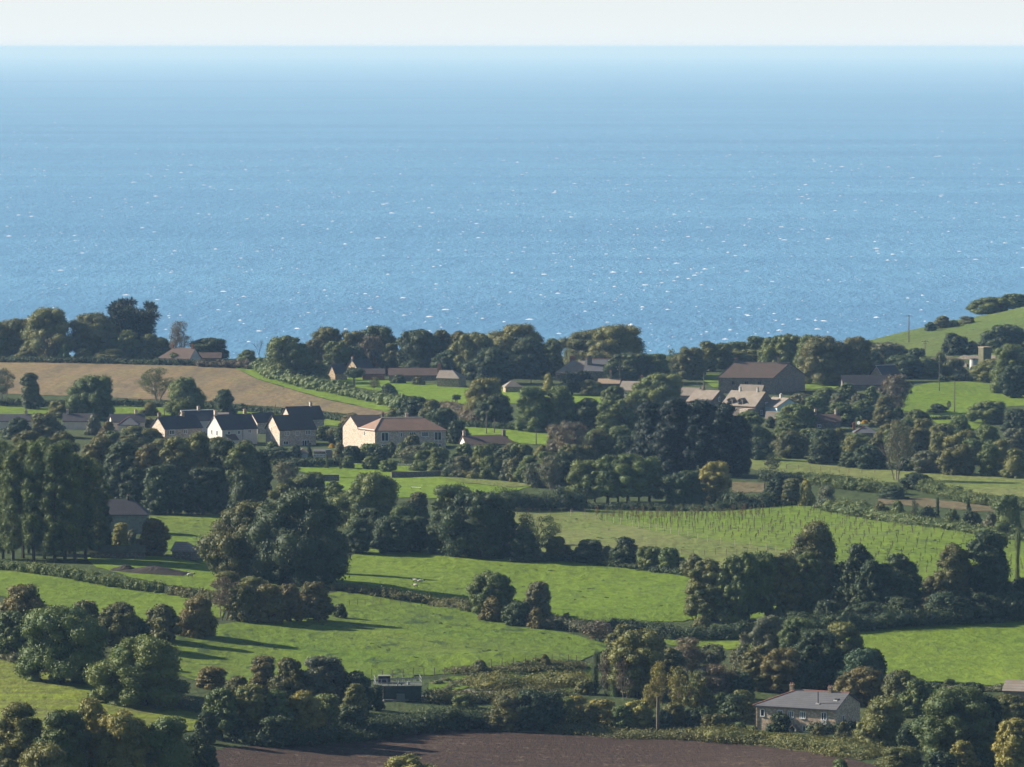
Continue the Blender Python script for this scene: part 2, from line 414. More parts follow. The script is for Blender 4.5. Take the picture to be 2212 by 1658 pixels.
# ---------------------------------------------------------------- fields, laid as sheets on the ground
def field(name, poly, mat, lift=0.12, step=5.0, wob=1.2):
    pts = []
    m = len(poly)
    for i in range(m):
        a, b = poly[i], poly[(i + 1) % m]
        k = max(1, int(math.hypot(b[0] - a[0], b[1] - a[1]) / 14))
        for j in range(k): pts.append((a[0] + (b[0] - a[0]) * j / k, a[1] + (b[1] - a[1]) * j / k))
    W = [at(*p) for p in pts]
    rr = random.Random(len(name) + int(poly[0][0]))
    B = [(p.x + rr.uniform(-wob, wob) * .3, p.y + rr.uniform(-wob, wob)) for p in W]
    bx = [b[0] for b in B]; by = [b[1] for b in B]
    V = [Vector(b) for b in B]; n = len(V)
    gx = np.arange(min(bx), max(bx), step); gy = np.arange(min(by), max(by), step)
    GX, GY = np.meshgrid(gx, gy); GX = GX.ravel(); GY = GY.ravel()
    inside = np.zeros(len(GX), bool)
    for i in range(n):
        x1, y1 = B[i]; x2, y2 = B[(i + 1) % n]
        if y1 == y2: continue
        c = ((y1 > GY) != (y2 > GY)) & (GX < (x2 - x1) * (GY - y1) / (y2 - y1) + x1)
        inside ^= c
    for x, y in zip(GX[inside], GY[inside]): V.append(Vector((x, y)))
    vo, eo, fo, _, _, _ = delaunay_2d_cdt(V, [], [list(range(n))], 1, 0.05)
    XY = np.array([(p.x, p.y) for p in vo]); Z = terrain(XY[:, 0], XY[:, 1]) + lift
    me = new_mesh(name, [(XY[i, 0], XY[i, 1], Z[i]) for i in range(len(XY))], fo, [mat])
    me.polygons.foreach_set('use_smooth', np.ones(len(me.polygons), bool))
    return setp(link(name, me), kind='structure')
field('stubble_field', [(-40, 779), (250, 786), (500, 792), (555, 820), (620, 840), (703, 864), (800, 884), (850, 893), (790, 900), (678, 888), (553, 877), (440, 870), (250, 860), (-40, 850)], M['stubble'])
field('grass_field', [(494, 791), (560, 797), (615, 822), (703, 847), (790, 866), (858, 881), (850, 894), (800, 884), (703, 863), (620, 839), (555, 819)], M['pasture_bright'], 0.2)
field('grass_field', [(700, 811), (828, 821), (1003, 838), (1130, 845), (1310, 855), (1372, 865), (1350, 884), (1130, 872), (1000, 874), (965, 872), (858, 852), (770, 838)], M['pasture_bright'])
field('grass_field', [(975, 919), (1106, 926), (1210, 937), (1185, 962), (1100, 957), (1000, 944)], M['pasture_bright'])
field('grass_field', [(-40, 878), (100, 882), (250, 874), (300, 875), (440, 882), (560, 889), (765, 903), (765, 924), (550, 912), (300, 900), (90, 909), (-40, 912)], M['pasture'])
field('garden_lawn', [(630, 1014), (690, 1003), (800, 1001), (900, 1008), (1005, 1018), (850, 1031), (700, 1034)], M['pasture_bright'])
field('grass_field', [(690, 1034), (858, 1034), (1003, 1030), (1106, 1040), (1165, 1050), (1085, 1066), (930, 1078), (860, 1076), (700, 1055)], M['pasture_bright'])
field('tan_patch', [(960, 1036), (1003, 1032), (1106, 1041), (1158, 1051), (1100, 1055), (1000, 1045)], M['pasture_dry'], 0.25)
field('grass_field', [(1615, 984), (1700, 989), (1784, 1001), (1909, 1009), (2034, 1018), (2260, 1036), (2260, 1080), (2126, 1070), (2071, 1063), (2011, 1048), (1941, 1044), (1876, 1043), (1814, 1028), (1746, 1024), (1660, 1024), (1615, 1012)], M['pasture_dry'])
field('bracken_bank', [(1896, 1072), (2000, 1078), (2149, 1096), (2149, 1108), (2000, 1096), (1896, 1090)], M['bracken'])
field('bracken_bank', [(1580, 1042), (1650, 1044), (1650, 1064), (1580, 1066)], M['bracken'])
field('grass_field', [(1960, 840), (2009, 827), (2084, 825), (2160, 831), (2240, 848), (2240, 876), (2170, 880), (2110, 928), (2040, 924), (1990, 894), (1940, 885)], M['pasture'])
field('hill_pasture', [(1850, 752), (1850, 730), (1880, 720), (1946, 705), (1996, 690), (2084, 670), (2146, 645), (2212, 630), (2420, 560), (2420, 790), (2212, 772), (2040, 772), (1930, 772)], M['hill_grass'], 0.15)
field('grass_field', [(1505, 810), (1560, 810), (1740, 826), (1820, 832), (1800, 842), (1730, 840), (1540, 838)], M['pasture'])
field('grass_field', [(1085, 1107), (1180, 1098), (1262, 1094), (1300, 1125), (1412, 1148), (1480, 1160), (1656, 1184), (1780, 1212), (1740, 1250), (1640, 1262), (1530, 1238), (1400, 1212), (1228, 1205), (1150, 1190), (1095, 1150)], M['pasture_dry'])
field('sapling_field', [(1262, 1094), (1560, 1094), (1660, 1090), (1760, 1087), (1884, 1107), (2084, 1138), (2260, 1164), (2260, 1268), (1900, 1292), (1760, 1278), (1740, 1250), (1780, 1212), (1656, 1184), (1480, 1160), (1412, 1148), (1300, 1125)], M['sapling_grass'])
field('grass_field', [(690, 1232), (753, 1206), (790, 1180), (903, 1176), (1003, 1185), (1106, 1207), (1206, 1206), (1500, 1243), (1640, 1268), (1760, 1284), (1900, 1298), (1850, 1322), (1720, 1338), (1476, 1342), (1306, 1348), (1200, 1338), (1060, 1324), (1018, 1316), (850, 1292), (700, 1268)], M['pasture'])
field('grass_field', [(250, 1396), (340, 1378), (480, 1350), (600, 1330), (700, 1290), (728, 1279), (850, 1293), (930, 1306), (1018, 1322), (1110, 1347), (1246, 1375), (1330, 1395), (1250, 1430), (1065, 1445), (900, 1463), (800, 1473), (500, 1480), (410, 1468), (330, 1445), (240, 1425)], M['pasture_rough'])
field('grass_field', [(-40, 1225), (137, 1248), (225, 1266), (350, 1283), (400, 1289), (500, 1305), (480, 1335), (297, 1350), (115, 1310), (-40, 1280)], M['pasture'])
field('grass_field', [(180, 1206), (330, 1202), (370, 1205), (450, 1222), (600, 1245), (600, 1265), (475, 1280), (400, 1272), (300, 1252), (210, 1227)], M['pasture'])
field('paddock', [(290, 1118), (480, 1112), (500, 1160), (480, 1232), (420, 1212), (360, 1200), (340, 1165)], M['pasture_rough'])
field('drilled_field', [(-60, 1410), (0, 1424), (75, 1443), (200, 1477), (350, 1515), (445, 1543), (430, 1580), (200, 1600), (-60, 1620)], M['drilled'])
field('ploughed_field', [(430, 1625), (553, 1612), (700, 1605), (850, 1586), (940, 1577), (1106, 1582), (1281, 1591), (1481, 1601), (1659, 1614), (1846, 1642), (1990, 1680), (2000, 1760), (430, 1760)], M['plough'])
field('grass_verge', [(930, 1572), (1010, 1566), (1106, 1566), (1281, 1576), (1481, 1584), (1659, 1600), (1880, 1634), (1860, 1644), (1846, 1642), (1659, 1614), (1481, 1601), (1281, 1591), (1106, 1582), (940, 1577)], M['verge'], 0.10)
field('grass_field', [(1380, 1386), (1500, 1380), (1600, 1378), (1720, 1365), (1850, 1340), (2000, 1328), (2260, 1318), (2260, 1486), (1980, 1474), (1900, 1455), (1750, 1420), (1560, 1402), (1480, 1398)], M['pasture'])
field('rough_grass', [(985, 1462), (1065, 1444), (1245, 1430), (1300, 1440), (1290, 1500), (1140, 1503), (1060, 1484), (930, 1492), (925, 1475)], M['pasture_rough'], 0.10)
field('lawn', [(1985, 1488), (2080, 1491), (2115, 1500), (2060, 1522), (2000, 1512)], M['pasture_bright'])
field('lawn', [(2130, 1560), (2190, 1562), (2190, 1582), (2140, 1582)], M['pasture'])
field('gravel_yard', [(820, 1508), (925, 1504), (1010, 1492), (1060, 1489), (1135, 1490), (1138, 1500), (1020, 1505), (925, 1515), (820, 1518)], plain('yard gravel', (0.22, 0.19, 0.17), (0.15, 0.13, 0.12), 3))
# ---------------------------------------------------------------- foliage
def ico():
    import bmesh
    bm = bmesh.new(); bmesh.ops.create_icosphere(bm, subdivisions=2, radius=1.0)
    v = np.array([tuple(p.co) for p in bm.verts]); f = np.array([[q.index for q in p.verts] for p in bm.faces]); bm.free()
    return v, f
ICO_V, ICO_F = ico()
def foliage_mesh(name, lobes, leaf, cover=1.9, seed=0, core=0.8, floor=None, spiky=0.0, up=0.15, rag=0.22, aspect=1.0):
    """many small leaf-sized faces over a set of overlapping lobes (x,y,z,rx,ry,rz), with a broken inner mass behind them"""
    rg = np.random.default_rng(seed)
    L = np.array(lobes, float); C = L[:, :3]; Rr = L[:, 3:6]
    area = 4 * np.pi * ((Rr[:, 0] * Rr[:, 1]) ** 1.6 / 3 + (Rr[:, 0] * Rr[:, 2]) ** 1.6 / 3 + (Rr[:, 1] * Rr[:, 2]) ** 1.6 / 3) ** (1 / 1.6)
    n = int(min(cover * area.sum() / (leaf * leaf), 60000))
    pick = rg.choice(len(L), n, p=area / area.sum())
    d = rg.normal(size=(n, 3)); d /= np.linalg.norm(d, axis=1)[:, None]
    rad = 0.90 + rag * rg.normal(size=n).clip(-2, 2) * 0.6
    P = C[pick] + d * Rr[pick] * rad[:, None]
    keep = np.ones(n, bool)
    for s in range(0, n, 4000):
        Q = (P[s:s + 4000, None, :] - C[None]) / Rr[None]
        q = (Q ** 2).sum(2); q[np.arange(len(q)), pick[s:s + 4000]] = 9
        keep[s:s + 4000] = q.min(1) > 0.62
    if floor is not None: keep &= P[:, 2] > floor
    P = P[keep]; d = d[keep]; pick = pick[keep]; n = len(P)
    nd = d * 1.0 + rg.normal(size=(n, 3)) * 0.75; nd[:, 2] += up
    nd /= np.linalg.norm(nd, axis=1)[:, None]
    a = np.cross(nd, rg.normal(size=(n, 3))); a /= np.linalg.norm(a, axis=1)[:, None]
    if spiky: a = d * spiky + a * (1 - spiky); a /= np.linalg.norm(a, axis=1)[:, None]
    b = np.cross(nd, a); b /= np.maximum(np.linalg.norm(b, axis=1)[:, None], 1e-6)
    sz = leaf * (0.45 + 0.75 * rg.random(n)); ea = sz * (1 + 1.6 * spiky); eb = sz * 0.8 * (1 - 0.45 * spiky)
    V = np.stack([P - a * (ea * .5)[:, None], P + b * (eb * .5)[:, None], P + a * (ea * .6)[:, None], P - b * (eb * .5)[:, None]], 1).reshape(-1, 3)
    F = np.arange(4 * n).reshape(n, 4)
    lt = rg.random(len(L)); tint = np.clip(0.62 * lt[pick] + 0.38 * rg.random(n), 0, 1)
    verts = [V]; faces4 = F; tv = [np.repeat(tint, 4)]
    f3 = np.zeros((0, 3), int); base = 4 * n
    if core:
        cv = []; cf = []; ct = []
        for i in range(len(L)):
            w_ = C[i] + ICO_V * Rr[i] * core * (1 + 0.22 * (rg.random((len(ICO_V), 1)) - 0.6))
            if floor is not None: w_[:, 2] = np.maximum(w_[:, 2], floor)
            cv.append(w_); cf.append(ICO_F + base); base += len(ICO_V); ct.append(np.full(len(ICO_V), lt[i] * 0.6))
        verts += cv; tv += ct; f3 = np.concatenate(cf)
    V = np.concatenate(verts); T = np.concatenate(tv)
    me = bpy.data.meshes.new(name)
    me.vertices.add(len(V)); me.vertices.foreach_set('co', V.astype(np.float32).ravel())
    li = np.concatenate([faces4.ravel(), f3.ravel()])
    ls = np.concatenate([np.arange(len(faces4)) * 4, len(faces4) * 4 + np.arange(len(f3)) * 3])
    me.loops.add(len(li)); me.loops.foreach_set('vertex_index', li.astype(np.int32))
    me.polygons.add(len(ls)); me.polygons.foreach_set('loop_start', ls.astype(np.int32))
    at_ = me.attributes.new('tint', 'FLOAT', 'POINT'); at_.data.foreach_set('value', T.astype(np.float32))
    me.materials.append(M['leaf']); me.update()
    return me

def envelope(kind, t):
    """relative radius of the crown at height t (0 bottom, 1 top)"""
    if kind in 'TVW': return max(0.0, 1 - abs((t - 0.40) / 0.60 if t > 0.40 else (0.40 - t) / 0.62) ** 2.3) ** 0.5
    if kind == 'B': return max(0.0, 1 - max(0, (t - 0.12) / 0.88) ** 2.0) ** 0.5
    if kind in 'SF': return max(0.0, 1 - abs((t - 0.52) / 0.50) ** 2.0) ** 0.5
    if kind == 'P': return (0.72 + 0.28 * math.sin(math.pi * min(1, t * 1.15))) * (1 if t < 0.88 else max(0.3, (1 - t) / 0.12) ** 0.5)
    if kind == 'M': return max(0.0, 1 - abs((t - 0.25) / (0.76 if t > 0.25 else 0.30)) ** 2.6) ** 0.5
    if kind == 'K': return max(0.05, 1 - t) ** 0.8
    if kind == 'U': return 0.55 + 0.45 * math.sin(math.pi * t)
    return 1.0
#        crown bottom, aspect (height/width), lobes, lobe radius, leaf cover, core
KIND = {'T': (0.05, 0.85, 120, 0.098, 1.8, 0.80), 'B': (0.0, 0.72, 60, 0.115, 1.8, 0.80), 'S': (0.22, 1.15, 44, 0.095, 1.3, 0.0),
        'F': (0.10, 0.95, 60, 0.085, 1.3, 0.55), 'P': (0.09, 4.2, 150, 0.13, 1.5, 0.6), 'V': (0.05, 1.2, 150, 0.096, 1.8, 0.80), 'W': (0.04, 1.6, 190, 0.094, 1.8, 0.80), 'M': (0.2, 1.2, 100, 0.10, 1.8, 0.80),
        'K': (0.03, 1.9, 50, 0.13, 2.0, 0.8), 'U': (0.50, 0.62, 24, 0.12, 1.7, 0.55), 'C': (0.16, 0.98, 74, 0.10, 2.4, 0.7),
        'N': (0.3, 1.8, 0, 0, 0, 0), 'I': (0.02, 3.2, 26, 0.30, 1.6, 0.6)}
def crown_lobes(kind, seed):
    rg = random.Random(seed * 31 + ord(kind))
    zb, asp, nl, lr, cov, core = KIND[kind]
    out = []; k = 0
    ph = rg.uniform(0, 6.28)
    # a few big boughs make the outline uneven
    boughs = [(rg.uniform(0, 6.28), rg.uniform(0.25, 0.95), rg.uniform(-0.26, 0.16)) for _ in range(11)]
    while len(out) < nl and k < 4000:
        k += 1
        t = rg.random(); an = rg.uniform(0, 2 * math.pi)
        e = envelope(kind, t)
        if rg.random() > 0.25 + 0.75 * e: continue
        bulge = 1.0
        for a, bt, am in boughs:
            da = math.cos(an - a)
            if da > 0.3 and abs(t - bt) < 0.3: bulge += am * da * 1.1
        inner = rg.random() < 0.20
        r = 0.5 * e * bulge
        rr = r * (rg.uniform(0.2, 0.7) if inner else rg.uniform(0.86, 1.0)) - lr * 0.75
        rr = max(0.0, rr)
        zz = zb + (1 - zb) * t
        q = lr * rg.choice((0.65, 0.8, 0.95, 1.15, 1.5))
        zz = min(zz, 1 - q / asp * 0.75)
        if kind == 'B' or kind == 'K': zz = max(zz, q / asp * 0.5)
        x, y, z = rr * math.cos(an), rr * math.sin(an), zz * asp
        if kind == 'C':          # fan of a tree bent by sea wind
            x = x * 0.9 + 0.13 * (zz - 0.4); z = z * (0.92 + 0.1 * math.sin(an + ph))
            out.append((x, y, z, q * 1.25, q, q * 0.75)); continue
        if kind == 'U': x += 0.18 * (zz - 0.5); out.append((x, y, z, q * 1.3, q * 1.3, q * 0.5)); continue
        if kind == 'P': out.append((x, y, z, q, q, q * 1.1)); continue
        if kind == 'I': out.append((x * 0.7, y * 0.7, z, q, q, q * 1.4)); continue
        out.append((x, y, z, q * rg.uniform(0.9, 1.25), q * rg.uniform(0.9, 1.25), q * rg.uniform(0.72, 0.95)))
    if core and kind in 'TVWBMFC':          # fill behind the lobes
        mid = zb + (1 - zb) * (0.42 if kind != 'B' else 0.22)
        out.append((0, 0, mid * asp, 0.34, 0.34, 0.34 * (1 - zb) * asp * (1.1 if kind != 'B' else 1.3)))
    return out
def trunk_mesh(kind, seed):
    rg = random.Random(seed * 17 + ord(kind))
    zb, asp = KIND[kind][:2]; b = MB()
    H = asp
    if kind == 'P':
        b.tube([(0, 0, -0.05), (0.02, 0, H * 0.4), (0, 0, H * 0.95)], [0.06, 0.045, 0.008], 6)
        for i in range(10):
            z = H * rg.uniform(0.2, 0.8); a = rg.uniform(0, 6.28)
            b.tube([(0, 0, z), (0.25 * math.cos(a), 0.25 * math.sin(a), z + 0.45)], [0.022, 0.008], 4)
        return b
    if kind == 'N' or kind in 'SF':
        stems = 1 if kind == 'N' else (3 if kind == 'S' else 4)
        thick = 0.022
        def grow(p, d, ln, r, dep):
            q = p + d * ln
            b.tube([tuple(p), tuple(p + d * ln * .5 + Vector((rg.uniform(-1, 1), rg.uniform(-1, 1), 0)) * ln * .06), tuple(q)], [r, r * .8, r * .6], 4 if dep > 1 else 5, False)
            if dep >= (5 if kind == 'N' else 4): return
            for _ in range(3 if dep < 3 else 2):
                nd = (d + Vector((rg.uniform(-1, 1), rg.uniform(-1, 1), rg.uniform(-0.2, 0.7))) * 0.62).normalized()
                grow(q if rg.random() < .6 else p + d * ln * .7, nd, ln * rg.uniform(.62, .82), r * .6, dep + 1)
        for s in range(stems):
            a = rg.uniform(0, 6.28); sp = 0.05 if stems > 1 else 0
            d = Vector((math.cos(a) * (0.32 if stems > 1 else 0.04), math.sin(a) * (0.32 if stems > 1 else 0.04), 1)).normalized()
            grow(Vector((math.cos(a) * sp, math.sin(a) * sp, -0.04)), d, H * 0.30, thick * (1.2 if stems == 1 else 0.9), 0)
        return b
    r0 = {'T': 0.045, 'V': 0.045, 'W': 0.045, 'B': 0.03, 'M': 0.032, 'K': 0.03, 'U': 0.04, 'C': 0.05, 'I': 0.16}[kind]
    top = H * (0.92 if kind in 'KI' else 0.6)
    b.tube([(0, 0, -0.05), (0.01, 0, H * zb * 0.6 + 0.02), (0.02, 0.01, top)], [r0 * 1.3, r0, r0 * 0.35], 7)
    if kind not in 'KI':
        for i in range(7):
            a = i * 0.9 + rg.uniform(-.3, .3); z = H * (zb * 0.9 + rg.uniform(0.02, 0.25)); e = rg.uniform(0.22, 0.34)
            b.tube([(0.01, 0, z), (e * .5 * math.cos(a), e * .5 * math.sin(a), z + e * .5), (e * math.cos(a), e * math.sin(a), z + e * rg.uniform(.7, 1.1))], [r0 * .5, r0 * .35, r0 * .15], 5)
    return b
SIZES = {'S': (5.0, 0.27), 'M': (9.0, 0.31), 'L': (14.0, 0.36), 'X': (21.0, 0.42)}
_proto = {}
def proto(kind, size, var):
    k = (kind, size, var)
    if k not in _proto:
        W, leaf = SIZES[size]
        cov, core = KIND[kind][4:6]
        nv = {'S': 1, 'M': 2, 'L': 3, 'X': 5}[size]
        lb = crown_lobes(kind, var + nv * 10)
        crown = None
        if lb:
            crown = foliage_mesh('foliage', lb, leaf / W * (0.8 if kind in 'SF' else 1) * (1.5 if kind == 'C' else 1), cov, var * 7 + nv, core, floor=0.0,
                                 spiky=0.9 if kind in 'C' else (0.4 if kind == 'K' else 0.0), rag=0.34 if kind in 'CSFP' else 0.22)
        tr = trunk_mesh(kind, var).mesh('trunk', M['bark_pale'] if kind in 'SF' else M['bark'])
        _proto[k] = (crown, tr)
    return _proto[k]
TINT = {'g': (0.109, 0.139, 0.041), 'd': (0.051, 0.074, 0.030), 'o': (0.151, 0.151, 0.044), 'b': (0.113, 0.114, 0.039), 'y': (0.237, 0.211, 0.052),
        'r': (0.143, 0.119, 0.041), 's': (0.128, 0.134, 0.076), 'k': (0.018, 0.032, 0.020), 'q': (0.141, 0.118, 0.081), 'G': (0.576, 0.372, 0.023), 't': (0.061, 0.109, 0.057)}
TW = {'g': 'mid green', 'd': 'dark green', 'o': 'olive green', 'b': 'brownish green', 'y': 'yellow green', 'r': 'russet brown', 's': 'grey green',
      'k': 'blackish evergreen', 'q': 'grey brown', 'G': 'bright yellow', 't': 'bluish green'}
KW = {'T': ('broadleaf_tree', 'tree', 'domed tree'), 'B': ('shrub', 'bush', 'bush'), 'S': ('open_tree', 'tree', 'thin open tree'), 'F': ('feathery_tree', 'tree', 'feathery twiggy tree'),
      'P': ('poplar_tree', 'tree', 'tall narrow poplar'), 'M': ('grove_tree', 'tree', 'high-crowned tree'), 'K': ('conifer_tree', 'tree', 'pointed conifer'),
      'U': ('windswept_tree', 'tree', 'flat-topped windswept tree'), 'C': ('cypress_tree', 'tree', 'spiky wind-bent cypress'), 'N': ('bare_tree', 'tree', 'leafless tree'), 'I': ('ivy_clad_trunk', 'tree', 'ivy-clad trunk')}
def plant(px, yb, wpx, ytop, kind, tint, phrase, group=None, i=0):
    p = at(px, yb); s = mpp(p)
    W = wpx * s; H = (yb - ytop) * s
    rg = random.Random(int(px * 13 + yb * 7))
    size = 'S' if W < 6.5 else 'M' if W < 11 else 'L' if W < 17 else 'X'
    if kind in 'NPI': size = 'M'
    k0 = kind
    if kind == 'T' and H / W > 1.0: kind = 'V' if H / W < 1.4 else 'W'
    if kind in 'KU': size = 'S' if W < 6.5 else 'M'
    var = rg.randrange(3 if kind in 'TVWB' else 2)
    crown, tr = proto(kind, size, var)
    asp = KIND[kind][1]
    sx = W / 0.98; sz = H / asp
    if kind == 'P': sx = W
    nm, cat, word = KW[k0]
    rz = rg.uniform(0, 6.28) if kind not in 'CU' else rg.uniform(-0.3, 0.3)
    c = TINT[tint]; j = 0.88 + 0.24 * rg.random(); hue = rg.uniform(-0.06, 0.06)
    colr = (c[0] * j * (1 + hue), c[1] * j, c[2] * j * (1 - hue), 1)
    label = TW[tint] + ' ' + word + ' ' + phrase
    if kind == 'N': label = word + ' ' + phrase
    if kind == 'B':
        root = link(nm, crown, None, p, rz); root.color = colr; root.scale = (sx, sx, sz)
    else:
        root = empty(nm, p, rz)
        t = link('trunk', tr, root); t.scale = (sx, sx, sz)
        if crown:
            cr = link('crown', crown, root); cr.color = colr; cr.scale = (sx, sx, sz)
    setp(root, label, cat, group)
    return root

def hedge(pts, hpx, wid, tint, label, bushy=0.25, leaf=0.34, name='hedge', depth=None):
    P = [at(*q) for q in pts]; o = P[0]
    s = mpp(P[len(P) // 2]); H = hpx * s
    rg = random.Random(int(pts[0][0] * 3 + pts[0][1]))
    lobes = []
    sp = max(0.8, H * 0.22)
    for a, b in zip(P[:-1], P[1:]):
        d = Vector((b.x - a.x, b.y - a.y)); n = max(1, int(d.length / sp)); nr = Vector((-d.y, d.x)).normalized()
        for i in range(n):
            for row in range(3):
                t = (i + rg.random()) / n; x = a.x + d.x * t; y = a.y + d.y * t
                off = rg.uniform(-0.5, 0.5) * wid * (0.5 if row == 0 else 1); x += nr.x * off; y += nr.y * off
                z = float(terrain(x, y))
                h = H * (1 + bushy * (0.6 * math.sin(x * .35 + y * .2) + rg.uniform(-.8, .5)))
                if row == 0: zc, rz = h * .42, h * .42; rr = wid * .34 * rg.uniform(.8, 1.1)
                else: rz = h * rg.uniform(.16, .26); zc = h * rg.uniform(.3, 1.0) - rz; rr = max(.45, min(wid * .3, h * .3) * rg.uniform(.6, 1.2))
                lobes.append((x - o.x, y - o.y, z - o.z + zc, rr * rg.uniform(.9, 1.3), rr * rg.uniform(.9, 1.2), rz))
        me = foliage_mesh(name, lobes, leaf * .8, 1.7, len(lobes), 0.66, floor=None, rag=.5)
    ob = link(name, me, None, o); c = TINT[tint]; ob.color = (*c, 1)
    return setp(ob, label, 'hedge' if name == 'hedge' else 'scrub', 'field hedges' if name == 'hedge' else 'scrub banks')
# ---------------------------------------------------------------- trees: x, base y, width, top y, kind, tint, where it stands
def rows(group, txt):
    for ln in txt.strip().split('\n'):
        a = ln.split(None, 6)
        plant(float(a[0]), float(a[1]), float(a[2]), float(a[3]), a[4], a[5], a[6], group)
rows('trees on the coast skyline', '''
3 776 56 697 T g at the left edge of the picture behind the stubble field
38 775 92 690 T b second from the left edge in the wood behind the stubble field
108 776 132 666 T o with the broadest crown in the wood left of the cypress
205 773 125 677 T b between the broadest crown and the cypress on the skyline
280 772 112 650 C k above the stubble field, darkest on the skyline
272 777 65 714 T g in front of the foot of the cypress
111 779 40 728 B r below the broadest skyline crown, behind the stubble field hedge
138 779 36 744 B g right of the russet bush behind the stubble field hedge
60 779 60 750 B o low behind the stubble field hedge at far left
180 779 44 752 B o low behind the stubble field hedge, under the brown crown
238 780 82 754 B o long and low under the cypress, behind the field hedge
332 779 69 722 T g between the cypress and the white cottage
388 787 54 695 S q rising before the white cottage roof on the skyline
455 779 83 731 T d right behind the white cottage above the stubble field
374 789 36 763 B g against the front of the white cottage behind the stubble field
310 780 40 752 B b left of the white cottage behind the field hedge
535 786 54 756 B g at the right end of the skyline hedge, left of the leafless tree
560 785 30 722 N q on the skyline left of the big round tree
620 820 110 727 T g at the head of the grass strip, right of the leafless tree
682 802 60 733 T r behind the big round tree, over the tile-roofed cottage
709 797 78 707 T b with flat top, between the big round tree and the dark roofs
722 806 58 738 T g in front of the flat dome, above the telegraph pole top
690 824 50 787 B g below the wood at the top of the long shrubby hedge
765 797 65 715 T o second dome right of the big round tree on the skyline
812 797 99 705 T d third dome right of the big round tree on the skyline
805 804 62 726 F q greyish, in front of the third skyline dome
842 806 54 742 T b right of the greyish tree above the long dark barn roof
770 806 67 748 T d behind the ruined gable above the green field
910 809 110 713 T d broad, over the right half of the long dark barn roof
955 806 63 714 T b behind the brick chimney on the coast wood skyline
990 806 54 716 T b right of the brick chimney on the coast wood skyline
1028 813 99 719 T o with layered boughs, centre of the coast wood
971 812 67 756 T d just behind the stone cottage with the brick chimney
1062 829 105 752 T d low and broad, between the stone cottage and the tiny hipped hut
1120 806 139 701 T o highest crown in the middle of the coast wood
1137 817 83 728 T d in front of the highest middle crown
1195 812 54 732 T g in the dip left of the roofs of the manor house
1258 803 128 718 T b over the left roofs of the manor house
1340 814 155 703 T o largest crown of the coast wood, right of the manor house
1290 800 90 712 T o between the two great crowns over the manor house
1365 827 110 762 T d below the largest crown of the coast wood
1420 826 58 765 T g at the coast wood's right foot beside the sea gap
1452 818 30 754 S g thin, standing in the gap where the sea shows
1472 818 38 762 T d small, right of the gap where the sea shows
1497 820 66 750 T b between the sea gap and the great barn
1525 803 60 738 T o left of the great barn on the skyline
1556 797 71 741 T g above the left end of the great barn roof
1598 792 79 739 T g above the middle of the great barn roof
1632 792 55 727 T g tallest above the great barn roof
1620 794 88 755 T o low behind the ridge of the great barn
1662 803 60 729 T g above the right gable of the great barn
1703 813 93 723 T g first crown right of the great barn
1748 815 60 724 T g second crown right of the great barn
1778 830 121 728 T b broad, third crown right of the great barn
1850 828 90 729 T b right end of the dark wood where the green hill begins
1818 832 50 783 F s in front of the dark wood right of the great barn
1918 794 93 740 T s at the green hill's foot, left of the small pole
1888 799 46 757 T d beside the end of the dark wood below the green hill
1952 818 93 767 T d above the right cottage roof below the green hill
1980 788 38 752 T d small, beside the small telegraph pole on the hill foot
2000 814 66 772 T g left of the ruined stone wall
2062 812 62 776 B b in front of the ruined stone wall
2030 806 30 762 B o at the left end of the ruined stone wall
2060 768 52 720 T d alone on the green hill above the ruined wall
2100 765 34 738 B b between two dark trees on the green hill
2134 759 44 716 T d narrow, above the mossy tower
2177 760 90 702 T d broad, at the right edge on the green hill slope
2140 678 93 641 T g on the crest of the green hill
2192 668 68 635 T g at the right edge on the crest of the green hill
2088 700 52 684 B b low on the crest below the crest trees
2060 706 30 692 B g small on the crest, left of the low crest bush
2035 710 44 683 T b small, left end of the crest bushes
2010 716 34 696 B d on the crest nearest the tall telegraph pole
2182 850 92 745 T g large, at the right edge below the mossy tower
2196 860 62 790 T d at the right edge in front of the large tower tree
2145 826 88 776 T o right of the white cylindrical silo
2190 806 60 765 B d behind the large tree at the right edge beside the mossy tower
''')
